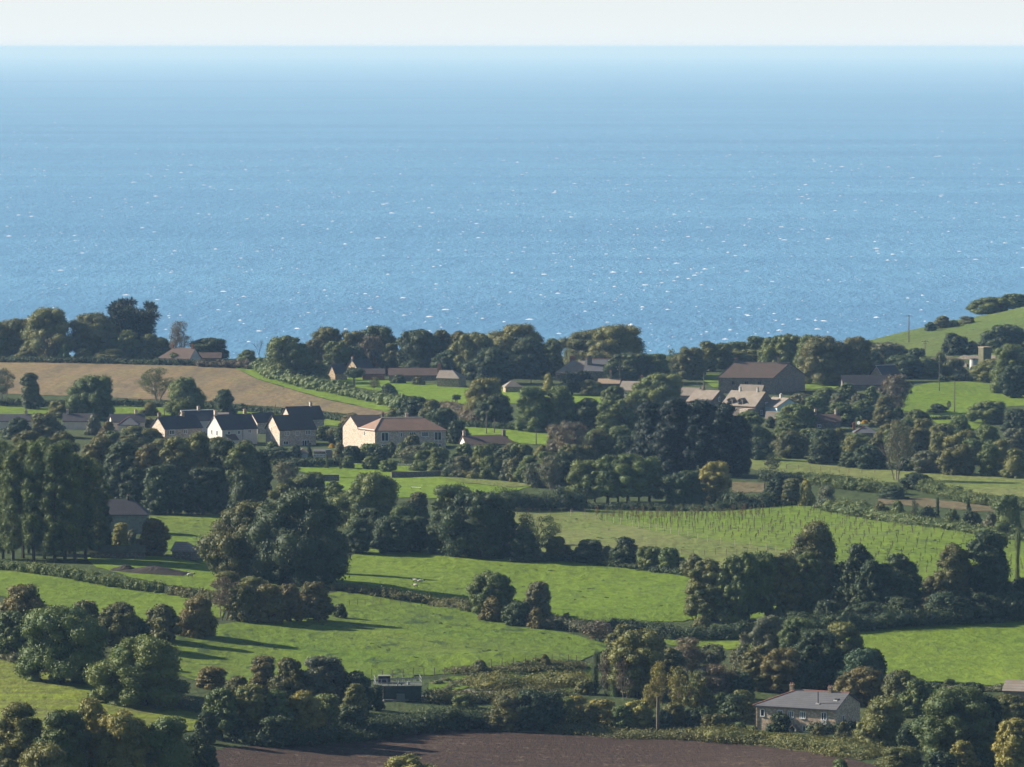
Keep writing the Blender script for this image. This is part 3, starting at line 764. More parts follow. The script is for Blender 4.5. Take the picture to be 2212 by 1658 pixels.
rows('trees around the left fields and houses', '''
8 862 54 795 S d at the left edge against the stubble field
67 884 52 806 T s second from left against the stubble field
198 906 102 813 T g big, in front of the left half of the stubble field
128 904 72 864 B o rounded, left foot of the big stubble field tree
180 908 38 872 B o small, right behind the dark bungalow roof
340 867 80 796 S g with bare stems showing against the stubble field
397 900 88 817 T g beside the bare-stemmed tree, above the house chimneys
484 908 56 842 T d right of the houses' chimneys, at the stubble field edge
325 899 54 870 B o behind the left stone house, under the bare-stemmed tree
100 945 84 893 T b in front of the dark bungalow roof at left
40 948 74 902 B d at the left edge below the dark bungalow roof
205 940 44 897 B s silvery, in front of the dark roofs
232 945 50 911 B r in front of the grey hipped roof
300 964 88 920 T o left of the first stone gable
240 963 48 930 B g below the grey hipped roof
322 928 32 902 B o between the hipped roof and the first stone gable
60 1075 96 932 T b rising behind the poplars, leftmost
135 1075 84 934 T b rising behind the poplars, second from left
215 1085 92 944 T b behind the right end of the poplars
270 1092 92 955 T d in the dark wood above the grey barn
325 1096 80 960 T r in the dark wood right of the grey barn roof
385 1092 88 945 T o in front of the first stone house
432 1086 94 934 T o in front of the white gabled house
480 1092 88 950 T d in front of the white house wall
530 1096 92 958 T g right end of the dark wood below the stone gable
562 1094 52 972 T d last dark crown right of the village wood
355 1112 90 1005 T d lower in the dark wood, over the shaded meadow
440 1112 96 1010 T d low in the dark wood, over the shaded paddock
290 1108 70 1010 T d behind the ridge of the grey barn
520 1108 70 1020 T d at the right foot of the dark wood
6 1208 66 956 P g at the left edge of the poplar stand
28 1212 66 967 P g second from the left of the poplar stand
50 1206 66 946 P g third from the left of the poplar stand
73 1214 66 948 P g fourth from the left of the poplar stand
96 1208 66 949 P g fifth from the left of the poplar stand
118 1216 66 964 P g sixth from the left of the poplar stand
140 1210 66 955 P g seventh from the left of the poplar stand
162 1216 66 974 P g eighth from the left of the poplar stand
185 1212 66 981 P g second from the right of the poplar stand
206 1206 66 1003 P g right end of the poplar stand
18 1196 64 955 P g behind the first pair of front-row poplars
62 1196 64 962 P d behind the third and fourth front-row poplars
107 1196 64 958 P g behind the fifth and sixth front-row poplars
150 1196 64 966 P d behind the seventh and eighth front-row poplars
196 1196 64 985 P g behind the last two front-row poplars
222 1196 40 1085 T d hiding the left end of the grey barn
262 1184 40 1130 T y small, in front of the grey barn wall
330 1200 66 1120 T r before the right end of the shaded grey barn
286 1180 26 1144 B s below the right end of the grey barn
615 1050 66 998 F s pale, right of the village wood beside the lawn
668 1088 86 1020 T g between the lawn and the huge chestnut
612 1165 80 1046 T o directly behind the left top of the huge chestnut
720 1135 60 1040 T g left of the broad oak below the lawn
705 1155 48 1090 T s at the right shoulder of the huge chestnut
540 1252 168 1086 T b left half of the huge pair of chestnuts in mid picture
652 1260 206 1058 T d right half of the huge pair of chestnuts in mid picture
600 1256 120 1110 T b low between the huge pair of chestnuts
710 1240 70 1130 T d at the right flank of the huge chestnuts
805 1142 146 1022 T g broad oak just below the lawn
868 1178 92 1092 T g below right of the broad oak
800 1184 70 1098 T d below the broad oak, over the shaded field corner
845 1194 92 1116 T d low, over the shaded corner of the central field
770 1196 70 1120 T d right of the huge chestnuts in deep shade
905 1124 52 1064 T b above the dark trees, at the edge of the white-rail field
982 1176 118 1047 T g left of the pair of oaks over the central field
1035 1204 150 1062 T d broadest oak at the head of the central field
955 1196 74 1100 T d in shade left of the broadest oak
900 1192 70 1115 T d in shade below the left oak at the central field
1088 1198 62 1080 T d right flank of the broadest oak
1155 1206 92 1107 S g ragged, right of the broadest oak at the dry field
1135 1212 60 1150 T d low under the ragged tree
1202 1209 60 1160 T o first of the bushy row along the dry field
1270 1215 82 1166 T d second of the bushy row along the dry field
1310 1218 38 1180 B b third of the bushy row, brownest
1347 1225 60 1160 T d tallest of the bushy row along the dry field
1405 1233 62 1180 T g right of the tallest of the bushy row
1448 1238 62 1184 T g second from the right of the bushy row
1500 1246 64 1199 B b right end of the bushy row along the dry field
''')
rows('trees about the village and gardens', '''
764 836 54 793 U d at the head of the green field, below the ruined gable
808 843 34 815 S b small, right of the flat-topped tree on the long hedge
838 858 44 829 B d on the long hedge beside the green field
893 910 74 857 T d in the hedge above the red-tiled house
932 918 60 864 T b right of the hedge tree above the red-tiled house
960 948 74 880 T d at the right end of the red-tiled house
988 958 52 908 T d right behind the gable of the red-tiled house
1006 992 52 957 B g before the white gable of the bungalow
848 902 34 882 B o at the tip of the grass strip above the red tiles
760 942 46 892 T r left of the red-tiled house gable
744 962 46 914 T d beside the left wall of the red-tiled house
697 952 42 920 T g behind the stone house, left of the red-tiled house
725 957 42 925 T b between the stone house and the red-tiled house
668 988 17 957 K k small, beside the garden hut roof
600 998 60 966 T d below the stone house with the two gables
640 990 28 962 B d in front of the stone house, by the garden hut
735 992 40 956 B b in the garden below the red-tiled house
717 968 15 959 B G between the stone house and the red-tiled house
762 1000 54 964 T d in front of the red-tiled house, left corner
800 996 44 958 T g in front of the red-tiled house, below its left windows
822 1003 46 965 T d above the orchard, below the red-tiled house
845 988 42 956 B d close under the red-tiled house front
890 978 46 940 T b tallest against the red-tiled house front
868 990 44 955 B g against the red-tiled house, left of the tallest garden tree
897 1010 76 962 F s right of the orchard above the fruit cage
930 1008 58 955 T g at the right corner of the red-tiled house
950 1020 64 966 T g above the garden wall end
1000 1032 72 985 T s above the right end of the garden wall
1020 978 48 945 T o left in front of the slate-ended bungalow
1045 1020 64 962 T g below the slate-ended bungalow
1080 974 50 940 T b tight in front of the slate-ended bungalow
1090 1036 64 970 T d below the right end of the slate-ended bungalow
1130 1034 58 958 T g between the bungalow and the orange bush
1115 1042 44 988 B b at the edge of the tan grass patch
1152 1054 58 1000 F s left of the orange bush, over the tan grass
1163 1016 34 989 B r orange, in the thicket below the right-hand bungalow
1192 1058 64 984 F s right of the orange bush
1228 1044 66 960 T b in the thicket left of the stemmed grove
1237 1014 108 911 F q wide and pale, between the bungalow and the black evergreens
1205 1000 60 925 F q in front of the wide pale feathery tree
753 1012 32 986 T g leftmost of the small orchard trees on the lawn
800 1014 40 986 T g middle of the small orchard trees on the lawn
838 1020 38 994 T g rightmost of the small orchard trees on the lawn
706 1012 10 984 K g slender, on the lawn left of the orchard
736 1014 9 990 K o slender, between the lawn hedge and the orchard
1045 906 92 818 T o light, below the stone cottage with the brick chimney
1072 922 76 852 T d in front of the light tree below the hipped hut
984 874 22 852 U d tiny, in the green field left of the light tree
1150 933 88 836 T g left of three above the little mid-village field
1215 935 84 834 T g middle of three above the little mid-village field
1265 938 64 860 T d right of three above the little mid-village field
1185 854 38 808 B y below the left wing of the manor house
1235 854 58 801 C k in front of the manor house
1276 856 52 820 T b right of the cypress under the manor house
1328 884 52 834 T g below the tan-roofed cottage
1425 890 112 808 T g large, between the tan-roofed cottage and the dormer houses
1385 884 54 830 T o at the left shoulder of the large village tree
1320 944 78 864 T g left of the black evergreens, lower village
1375 944 58 884 T o above the left end of the black evergreens
1290 930 50 880 B g right of the three middle trees
1352 905 60 862 B o under the large village tree
1290 1010 70 930 T b between the feathery tree and the black evergreens
1340 985 60 920 T g left edge of the black evergreens, in front of the slate roof
1400 1024 88 867 T k leftmost of the black evergreens
1455 1026 104 861 T k second of the black evergreens
1515 1026 94 866 T k third of the black evergreens
1562 1028 92 872 T k fourth of the black evergreens
1597 1028 62 904 T k rightmost of the black evergreens
1375 1014 62 930 T d low at the left of the black evergreens
1265 1088 94 995 M g leftmost of the stemmed grove
1312 1090 101 984 M g second of the stemmed grove
1357 1090 106 980 M g third of the stemmed grove
1402 1090 94 988 M g rightmost of the stemmed grove
1285 1086 60 1002 M g behind the left pair of the stemmed grove
1335 1085 60 1000 M d in the middle of the stemmed grove
1380 1085 60 1002 M g behind the right pair of the stemmed grove
1480 1094 94 1016 T d low dome right of the stemmed grove
1545 1084 76 997 T y sunlit ball-shaped, below the black evergreens
1630 970 62 918 T g right of the black evergreens, by the pink cottage wall
1616 934 62 888 T g below the dormer houses
1642 994 58 944 T d right flank of the black evergreens
1668 1022 50 980 S d at the left end of the long pale field
''')
rows('trees in the right-hand scrub', '''
1832 872 44 827 T g below the long dark cottage roof
1884 874 30 834 T g right of the tree below the long dark cottage roof
1857 890 38 850 T s two down from the long dark cottage roof
1935 894 72 811 F q greyish brown, left of the upper right field
1785 876 50 837 T g below the strip of grass right of the great barn
1733 890 58 850 T s right of the pale blue gable
1812 895 50 850 T s between the great barn and the upper right field
1915 898 64 856 B b at the left corner of the upper right field
1815 920 68 870 T g above the white dish
1866 910 44 862 T g right above the yellow shrub
1722 930 84 873 T g bright, right of the pink cottage wall
1664 925 26 900 B d dark, at the pink cottage wall
1908 920 68 876 B b below the greyish brown feathery tree
1940 910 30 880 B d small and dark, at the corner of the upper right field
1982 930 54 885 T g below the left corner of the upper right field
1690 970 60 924 T g below the bright tree by the pink wall
1706 990 74 932 T b above the left end of the long pale field
1736 945 32 915 B d beside the small chimneyed cottage
1785 1000 64 927 T d dark, below the small chimneyed cottage
1812 956 54 926 B o right below the small chimneyed cottage
1847 1006 68 942 T o below the grey hipped cottage
1868 916 17 908 B G small, right of the white dish
1895 1010 48 946 T b right below the grey hipped cottage
1936 1038 76 908 S s very tall, rising from the long pale field edge
1977 992 34 957 B d small and dark, right of the tall open tree
1995 955 62 905 T o below the long low hedge of the upper right field
2040 962 62 915 T o second right below the upper right field
2075 955 62 898 T g under the pole in the upper right field
2135 914 84 867 T g broad, right side of the upper right field
2192 938 62 884 T d at the right edge below the upper right field
2024 892 44 873 B d low mound in the upper right field
2049 885 15 866 S d tiny, in the upper right field by the pole
1985 988 62 924 T b orange tinged, right of the tall open tree
2030 994 58 936 T o third right of the tall open tree
2080 996 68 930 T o mid height below the broad field-side tree
2135 984 72 918 T g under the broad field-side tree
2190 990 58 926 T s at the right edge, mid scrub
2005 1022 68 974 T s at the upper edge of the long pale field
2070 1026 78 960 T b brown, at the upper edge of the long pale field
2135 1029 64 960 T g second from the right edge above the long pale field
2190 1034 62 970 T o at the right edge above the long pale field
1962 1018 54 974 T d behind the foot of the tall open tree
1880 1014 68 962 T d left of the tall open tree's foot
1836 1010 62 975 B d along the upper edge of the long pale field
1770 1003 60 960 T d at the left of the long pale field's upper edge
1750 960 50 925 T g between the bright tree and the chimneyed cottage
1930 965 50 925 B g beside the grey hipped cottage, right
2100 985 40 940 B s in mid scrub at the right
1675 1090 52 1034 T d left above the sapling field
1711 1092 48 1034 T b second left above the sapling field
1742 1093 42 1038 B y lit, third left above the sapling field
1786 1098 62 1050 B s fourth left above the sapling field
1930 1078 68 1050 B d dark, in the strip between pale field and bracken
1979 1058 66 1022 T d dark dome on the lower edge of the long pale field
1900 1120 40 1085 B b on the bank above the sapling field
1940 1125 44 1082 B g second on the bank above the sapling field
1975 1128 22 1080 S d thin, on the bank above the sapling field
2000 1132 56 1095 B d third on the bank above the sapling field
2025 1130 18 1075 K d narrow, on the bank above the sapling field
2055 1140 44 1100 B g fourth on the bank above the sapling field
2095 1146 50 1105 B d fifth on the bank above the sapling field
2182 1160 80 1070 T g large, right edge above the sapling field
2140 1152 50 1108 B s left of the large tree at the sapling field edge
2092 1112 16 1078 K d small and narrow, on the bracken bank
''')
rows('trees around the central fields', '''
1072 1336 98 1236 T g grey-lit, between central and lower field, left of a pair
1165 1344 66 1257 T s ragged, between central and lower field, right of a pair
1062 1342 64 1290 B r in front of the left foot of the central pair
1118 1352 74 1300 T d dark, between the central pair
1160 1358 50 1315 B r low, under the ragged tree of the central pair
1292 1385 74 1340 F q grey, at the right tip of the lower field
1345 1402 66 1350 T o right of the grey twiggy tree at the lower field tip
1516 1368 56 1331 B o on the hedge under the central field's right corner
1525 1340 92 1208 T o leftmost of the tall group right of the central field
1500 1338 50 1250 S s ragged, outer left of the tall group
1585 1345 74 1200 T g second of the tall group right of the central field
1610 1346 80 1194 M g with trunk showing, third of the tall group
1654 1342 74 1194 M g with trunk showing, fourth of the tall group
1692 1340 74 1196 T o fifth of the tall group right of the central field
1760 1312 132 1129 T b great, orange-tinged, behind the tall group
1746 1336 78 1191 T g before the great orange-tinged tree
1820 1318 50 1215 T d at the right skirt of the great orange-tinged tree
1857 1325 74 1175 T d peaked, right of the gap beside the great tree
1882 1330 62 1208 T d in front of the peaked dark tree
1942 1330 94 1198 T d pointed-topped, midway along the dark belt
2008 1325 54 1245 T b short, between two big trees of the dark belt
2060 1330 92 1176 T b brown, left half of the rightmost big pair
2140 1332 118 1149 T d blackest, right half of the rightmost big pair
2197 1330 13 1150 I g beside the rightmost big pair, lone column
2202 1330 62 1248 T d at the right edge under the lone column
1790 1362 74 1298 T d below the great orange-tinged tree
1870 1352 90 1300 T d low, middle of the dark belt
1950 1348 90 1290 T d low, under the pointed tree of the dark belt
2040 1345 90 1280 T d low, under the brown tree of the dark belt
2120 1342 90 1280 T d low, under the blackest tree
2180 1340 70 1275 T d low, right edge of the dark belt
1730 1368 80 1322 T d left low end of the dark belt
1378 1505 124 1360 T o big round, left of the silver thicket
1340 1495 84 1380 T b at the left shoulder of the big round tree
1490 1455 88 1378 F q first of the silver thicket
1540 1452 72 1392 F s second of the silver thicket
1607 1478 74 1368 F s highest of the silver thicket
1642 1492 70 1394 T b right end of the silver thicket
1540 1518 114 1436 F q wide and low, in front of the silver thicket
1590 1518 82 1450 T d dark under the silver thicket
1450 1500 70 1400 T b right shoulder of the big round tree
1420 1440 60 1375 T b behind the big round tree
1258 1495 26 1406 N q at the left edge of the thicket, beyond the yellow bushes
1287 1500 16 1412 I d first beside the leafless tree
1325 1505 18 1410 I g second beside the leafless tree
1310 1502 50 1420 S q between the two ivy-clad trunks
1350 1512 50 1420 S q left in front of the big round tree
1260 1500 50 1465 B o left foot of the thicket
1425 1538 52 1430 S y silvery-lit, above the yellow bushes, left
1462 1545 54 1440 S y silvery-lit, above the yellow bushes, middle
1500 1550 60 1452 F o silvery-lit, above the yellow bushes, right
1405 1540 44 1478 F y low, left of the silvery-lit trees
1245 1556 58 1504 T y leftmost of the yellow bushes by the pole
1300 1568 78 1512 T y second of the yellow bushes by the pole
1380 1578 88 1514 T y third and broadest of the yellow bushes
1455 1578 68 1519 T o right end of the yellow bushes
1508 1580 58 1530 T d dark gap right of the yellow bushes
1556 1552 70 1497 T g left of the slate-roofed cottage, upper
1606 1546 60 1492 T o nearest the left wall of the slate-roofed cottage
1580 1588 50 1560 B g below left of the slate-roofed cottage
1665 1448 92 1332 T s grey-lit, left behind the slate-roofed cottage
1725 1458 92 1334 T g second behind the slate-roofed cottage
1770 1488 112 1360 T d dark mass above the cottage ridge
1815 1475 106 1345 T o golden-topped, above the right chimney of the cottage
1872 1480 84 1400 T d right flank of the golden-topped tree
1690 1496 92 1400 T r russet, above the left chimney of the cottage
1740 1500 80 1430 T d directly behind the cottage ridge
1860 1500 108 1404 T t between golden-topped tree and the cottage's right gable
1862 1524 110 1442 T r russet, right behind the cottage gable
1945 1535 88 1449 T b two right of the cottage gable
1978 1550 74 1467 T g three right of the cottage gable
1906 1614 122 1506 T o broad, in front of the cottage's right gable
1966 1625 54 1564 T d beside the broad tree right of the cottage
2068 1655 168 1484 T g great dark tree in the lower right corner
2130 1650 80 1500 T d right flank of the great corner tree
2096 1520 58 1474 T d behind the great corner tree by the pole
2172 1566 92 1502 T o behind the corner, right of the pole
2080 1672 64 1600 T y at the foot of the great corner tree
2192 1692 94 1552 T y lit, at the right edge in the lower corner
1950 1684 134 1613 T o along the bottom edge right of the ploughed field
2030 1692 90 1625 T d at the bottom edge between two lit trees
1815 1682 64 1640 B g at the bottom edge on the ploughed field
2050 1488 34 1467 B g small, on the edge of the big right field
1683 1580 58 1540 B d against the cottage front, left
1720 1576 22 1548 B g small, at the cottage porch
1820 1600 50 1560 B b in front of the cottage's dark hedge
1770 1600 44 1568 B b before the cottage door
1630 1588 30 1568 B g at the cottage's left corner
''')
rows('trees across the lower slope', '''
1150 1578 92 1490 T d above the right end of the dark tall hedge
1192 1572 60 1495 T d beside the telegraph pole over the ploughed field
1092 1578 92 1502 T b brown-topped, above the ploughed field's middle
1177 1440 26 1414 B b tiny, on the lower field fence
1038 1454 46 1426 B b on the fence above the grassy mound
1003 1530 64 1500 B g right of the concrete tank
570 1495 68 1418 T r russet, left of the grey tree below the lower field
620 1528 78 1421 T b brown, second left below the lower field
692 1534 112 1418 T s grey-lit, below the lower field
768 1545 70 1452 T d nearly black, left of the concrete tank
766 1552 56 1477 T o golden, in front of the black tree by the tank
812 1535 42 1480 T d touching the left end of the concrete tank
458 1488 66 1440 T r small, right of the big left tree
512 1515 62 1462 T b small, third right of the big left tree
478 1596 88 1488 T g lit, at the right tip of the striped field
540 1598 92 1480 T o first over the left end of the ploughed field
600 1604 84 1490 T g second over the left end of the ploughed field
652 1606 84 1494 T y third over the left end of the ploughed field
704 1602 84 1500 T g fourth over the left end of the ploughed field
595 1614 76 1545 T d in shade at the ploughed field's left corner
762 1594 74 1526 T d in shade left of the dark tall hedge
445 1606 44 1535 T d dark, at the tip of the striped field
40 1690 114 1518 T o at the left edge of the bottom row
130 1705 132 1535 T g second of the bottom row
196 1695 84 1507 T y yellow topped, behind the bottom row
275 1712 132 1540 T y third of the bottom row
372 1715 146 1550 T g fourth of the bottom row
425 1705 76 1588 T d right end of the bottom row
90 1750 150 1608 T o bottom left corner, lowest
20 1740 70 1640 T b brown, in the bottom left corner
450 1690 44 1644 B y small, at the bottom edge beside the ploughed field
878 1700 146 1630 B y large, alone on the ploughed field at the bottom edge
50 1405 124 1264 T r at the left edge below the upper left field
25 1425 84 1320 T g at the left edge above the striped field
130 1476 188 1312 T g large, in front at left above the striped field
190 1374 78 1299 T b behind the large left tree
256 1394 92 1302 T b right of the large left tree
300 1400 64 1340 T d in shade between left trees and the lower field
350 1385 82 1307 T b rounded, on the fence line of the upper left field
425 1376 96 1287 T r rounded, right of the fence line pair
310 1525 206 1376 T g biggest tree of the lower left, above the striped field
485 1340 78 1248 S q leaning, beside the russet thicket
527 1344 72 1264 T b left in the russet thicket
580 1346 74 1262 T r second in the russet thicket
628 1344 64 1262 T r third in the russet thicket
680 1342 78 1258 T r right end of the russet thicket
736 1336 36 1304 B d low, right of the russet thicket
490 1270 92 1234 B o left foot of the huge chestnuts
545 1283 80 1245 B o under the huge chestnuts
''')
rows('thicket between the village and the fields', """
915 1018 60 972 B g between the orchard and the fruit cage
985 1031 62 980 B d behind the long garden wall, left part
1026 1034 60 988 B o behind the long garden wall, right part
1062 1037 58 985 T g above the left end of the tan patch
1098 1040 56 992 B s above the middle of the tan patch
1140 1046 58 984 T g above the right end of the tan patch
1176 1052 60 976 T g just right of the orange bush, behind
1212 1053 62 975 T d at the left foot of the stemmed grove
1254 1042 72 962 T b behind the left of the stemmed grove
1172 1012 58 962 B o above the orange bush
1062 1002 60 958 T d below the bungalow, middle
1106 1003 60 956 T b below the bungalow, right
1282 988 62 928 T g above the stemmed grove, left
1312 1004 62 938 T d above the stemmed grove, middle
1345 1016 64 942 T d above the stemmed grove, right
1700 948 60 905 T g right of the pink cottage wall, lower
1765 985 70 932 T d beneath the two-chimneyed cottage
1850 985 62 936 T g beneath the grey hipped roof
1915 962 60 916 T b right beneath the grey hipped roof
1960 946 52 905 T g under the brown corner bush of the upper right field
2102 1004 62 948 T g in the middle of the right-hand scrub, lower
2160 1008 62 950 T o near the right edge of the scrub, lower
1860 900 60 866 B g above the yellow shrub, behind
1760 900 60 858 T g between pale blue gable and two-chimneyed cottage
1130 1195 40 1135 T d filling the gap beside the ragged tree
880 1150 60 1085 T d between the broad oak and the pair of oaks
1010 1190 70 1110 T d between the pair of oaks, low
""")
rows('shrubs close against the houses', """
345 974 54 948 B o against the first stone gable, low
402 976 62 946 B g before the front of the leftmost gabled house
470 978 66 945 B o before the foot of the bright white gable
530 979 54 950 B b before the right end of the white house
590 988 52 954 B g before the foot of the tall stone gable
860 829 36 809 B d before the middle of the very long barn
905 832 34 814 B b before the right part of the very long barn
1275 1576 50 1520 T o between the first two yellow bushes
1342 1580 52 1524 T g between the second and broadest yellow bushes
1428 1583 50 1532 B d behind the ivy-grown pole, right
1545 1586 62 1542 T b in the scrub halfway between yellow bushes and cottage
1600 1590 52 1560 B g just left of the slate-roofed cottage, low
1585 1560 80 1500 T d behind the scrub left of the cottage
1225 1560 50 1505 T g beside the leftmost yellow bush
""")
HG = [
 ([(-30, 783), (120, 785), (250, 787), (350, 790), (440, 792)], 15, 2.5, 'd', 'long dark hedge along the top of the stubble field', .15),
 ([(425, 793), (500, 796), (560, 800)], 18, 3, 'q', 'brownish hedge from the white cottage to the leafless tree', .3),
 ([(-20, 878), (100, 880), (250, 878), (350, 880), (440, 885), (553, 891), (680, 903), (765, 914)], 18, 2.5, 'd', 'long dark hedge along the bottom of the stubble field', .2),
 ([(560, 802), (600, 822), (640, 833), (703, 848), (760, 860), (820, 872), (870, 884)], 28, 5, 'g', 'shrubby grey green hedge running down beside the bright grass strip', .25),
 ([(975, 921), (1040, 925), (1115, 930)], 17, 2.5, 'd', 'dark hedge at the top of the small field behind the bungalow', .15),
 ([(960, 890), (1010, 905), (1040, 915)], 26, 5, 'q', 'brown thicket strip right of the red-tiled house', .3),
 ([(588, 1008), (660, 1009), (735, 1006)], 20, 3, 'd', 'straight clipped dark hedge at the back of the lawn', .1),
 ([(1075, 1104), (1130, 1103), (1200, 1102), (1265, 1104)], 46, 5, 'd', 'high dark hedge above the dry grass field', .2),
 ([(1262, 1100), (1400, 1104), (1560, 1104), (1665, 1096)], 18, 3, 'd', 'dark hedge under the stemmed grove and sapling field top', .2),
 ([(1575, 1098), (1620, 1098), (1665, 1094)], 36, 5, 'd', 'thick hedge left of the bushes above the sapling field', .3),
 ([(1640, 1040), (1700, 1042), (1755, 1040)], 26, 4, 'd', 'dark hedge at the lower left end of the long pale field', .3),
 ([(1750, 1046), (1814, 1056), (1880, 1064), (1950, 1068)], 26, 4, 'g', 'grey green hedge along the lower side of the long pale field', .3),
 ([(2000, 1062), (2060, 1078), (2130, 1092), (2230, 1105)], 26, 4, 'g', 'right half of the hedge under the long pale field', .3),
 ([(1800, 1104), (1880, 1118), (1990, 1134), (2100, 1150), (2240, 1172)], 24, 7, 'g', 'rough bushy hedge along the upper right side of the sapling field', .45),
 ([(2009, 908), (2050, 907), (2090, 906)], 11, 2.5, 'd', 'low dark hedge in the upper right field', .15),
 ([(2030, 824), (2100, 823), (2160, 825)], 13, 2.5, 'd', 'hedge below the white silo at the top of the upper right field', .3),
 ([(2079, 764), (2130, 763), (2195, 764)], 12, 3, 'd', 'dark hedge above the ruined wall', .3),
 ([(-20, 1230), (60, 1238), (125, 1247), (225, 1266), (290, 1276), (355, 1283)], 28, 2.6, 'g', 'neat thick hedge from the poplars down to the white gate', .08),
 ([(374, 1285), (420, 1293), (480, 1303)], 26, 3, 'b', 'short hedge right of the white gate', .15),
 ([(716, 1275), (780, 1283), (850, 1294), (930, 1307), (1018, 1324)], 22, 2.6, 'b', 'thin brown hedge between the central and lower fields', .25),
 ([(1195, 1346), (1230, 1358), (1275, 1368)], 32, 5, 's', 'dark thicket strip right of the central pair of trees', .3),
 ([(1320, 1362), (1360, 1363), (1405, 1362)], 24, 4, 'd', 'short hedge at the bottom of the central field', .2),
 ([(1408, 1374), (1480, 1382), (1560, 1382), (1640, 1376), (1710, 1374)], 34, 5, 'd', 'dark hedge below the tall group of trees', .2),
 ([(1700, 1376), (1800, 1366), (1900, 1358), (2000, 1350), (2100, 1344), (2240, 1336)], 44, 7, 'd', 'high dark hedge under the belt of trees at right', .25),
 ([(550, 1612), (620, 1610), (700, 1604), (780, 1596), (850, 1586)], 40, 6, 'd', 'tall dark hedge on the left half of the ploughed field edge', .25),
 ([(850, 1586), (930, 1577), (1000, 1574), (1080, 1573), (1170, 1572), (1205, 1570)], 46, 6, 'd', 'tall dark hedge under the concrete tank', .22),
 ([(1752, 1586), (1800, 1583), (1850, 1580)], 27, 3, 'd', 'dense shaded hedge in front of the cottage right corner', .06),
 ([(2060, 1492), (2130, 1492), (2240, 1494)], 15, 4, 's', 'low hedge on the lower edge of the big right field', .35),
 ([(1990, 1490), (2030, 1490)], 17, 3, 'd', 'short dark hedge beside the small lawn at right', .2),
 ([(1105, 1216), (1230, 1213), (1350, 1227), (1500, 1246)], 14, 3, 'd', 'low hedge bottom under the bushy row', .3),
]
for pts, h, wd, tn, lb, bu in HG: hedge(pts, h, wd, tn, lb, bu)
SB = [
 ([(1210, 1580), (1280, 1584), (1360, 1588), (1450, 1592), (1540, 1597)], 16, 9, 'b', 'low scrub bank below the yellow bushes', .5),
 ([(1540, 1600), (1650, 1604), (1750, 1614), (1880, 1634)], 26, 9, 'o', 'rough weedy bank in front of the slate-roofed cottage', .4),
 ([(-30, 1416), (40, 1432), (120, 1455), (200, 1474), (300, 1505), (400, 1530), (440, 1543)], 22, 4, 's', 'pale weedy strip along the upper edge of the striped field', .4),
 ([(1040, 1486), (1100, 1484), (1180, 1480), (1235, 1478)], 24, 9, 'o', 'rough tangle on the grassy mound', .45),
 ([(1000, 1455), (1080, 1448), (1160, 1442), (1240, 1440)], 7, 7, 'b', 'weedy strip along the lower field fence', .5),
 ([(940, 1520), (1020, 1516), (1120, 1512), (1220, 1508)], 22, 7, 'b', 'scrub strip between the concrete tank and the thicket', .5),
 ([(2060, 1350), (2150, 1346)], 10, 3, 'd', 'low scrub under the blackest tree', .3),
]
for pts, h, wd, tn, lb, bu in SB: hedge(pts, h, wd, tn, lb, bu, name='scrub')
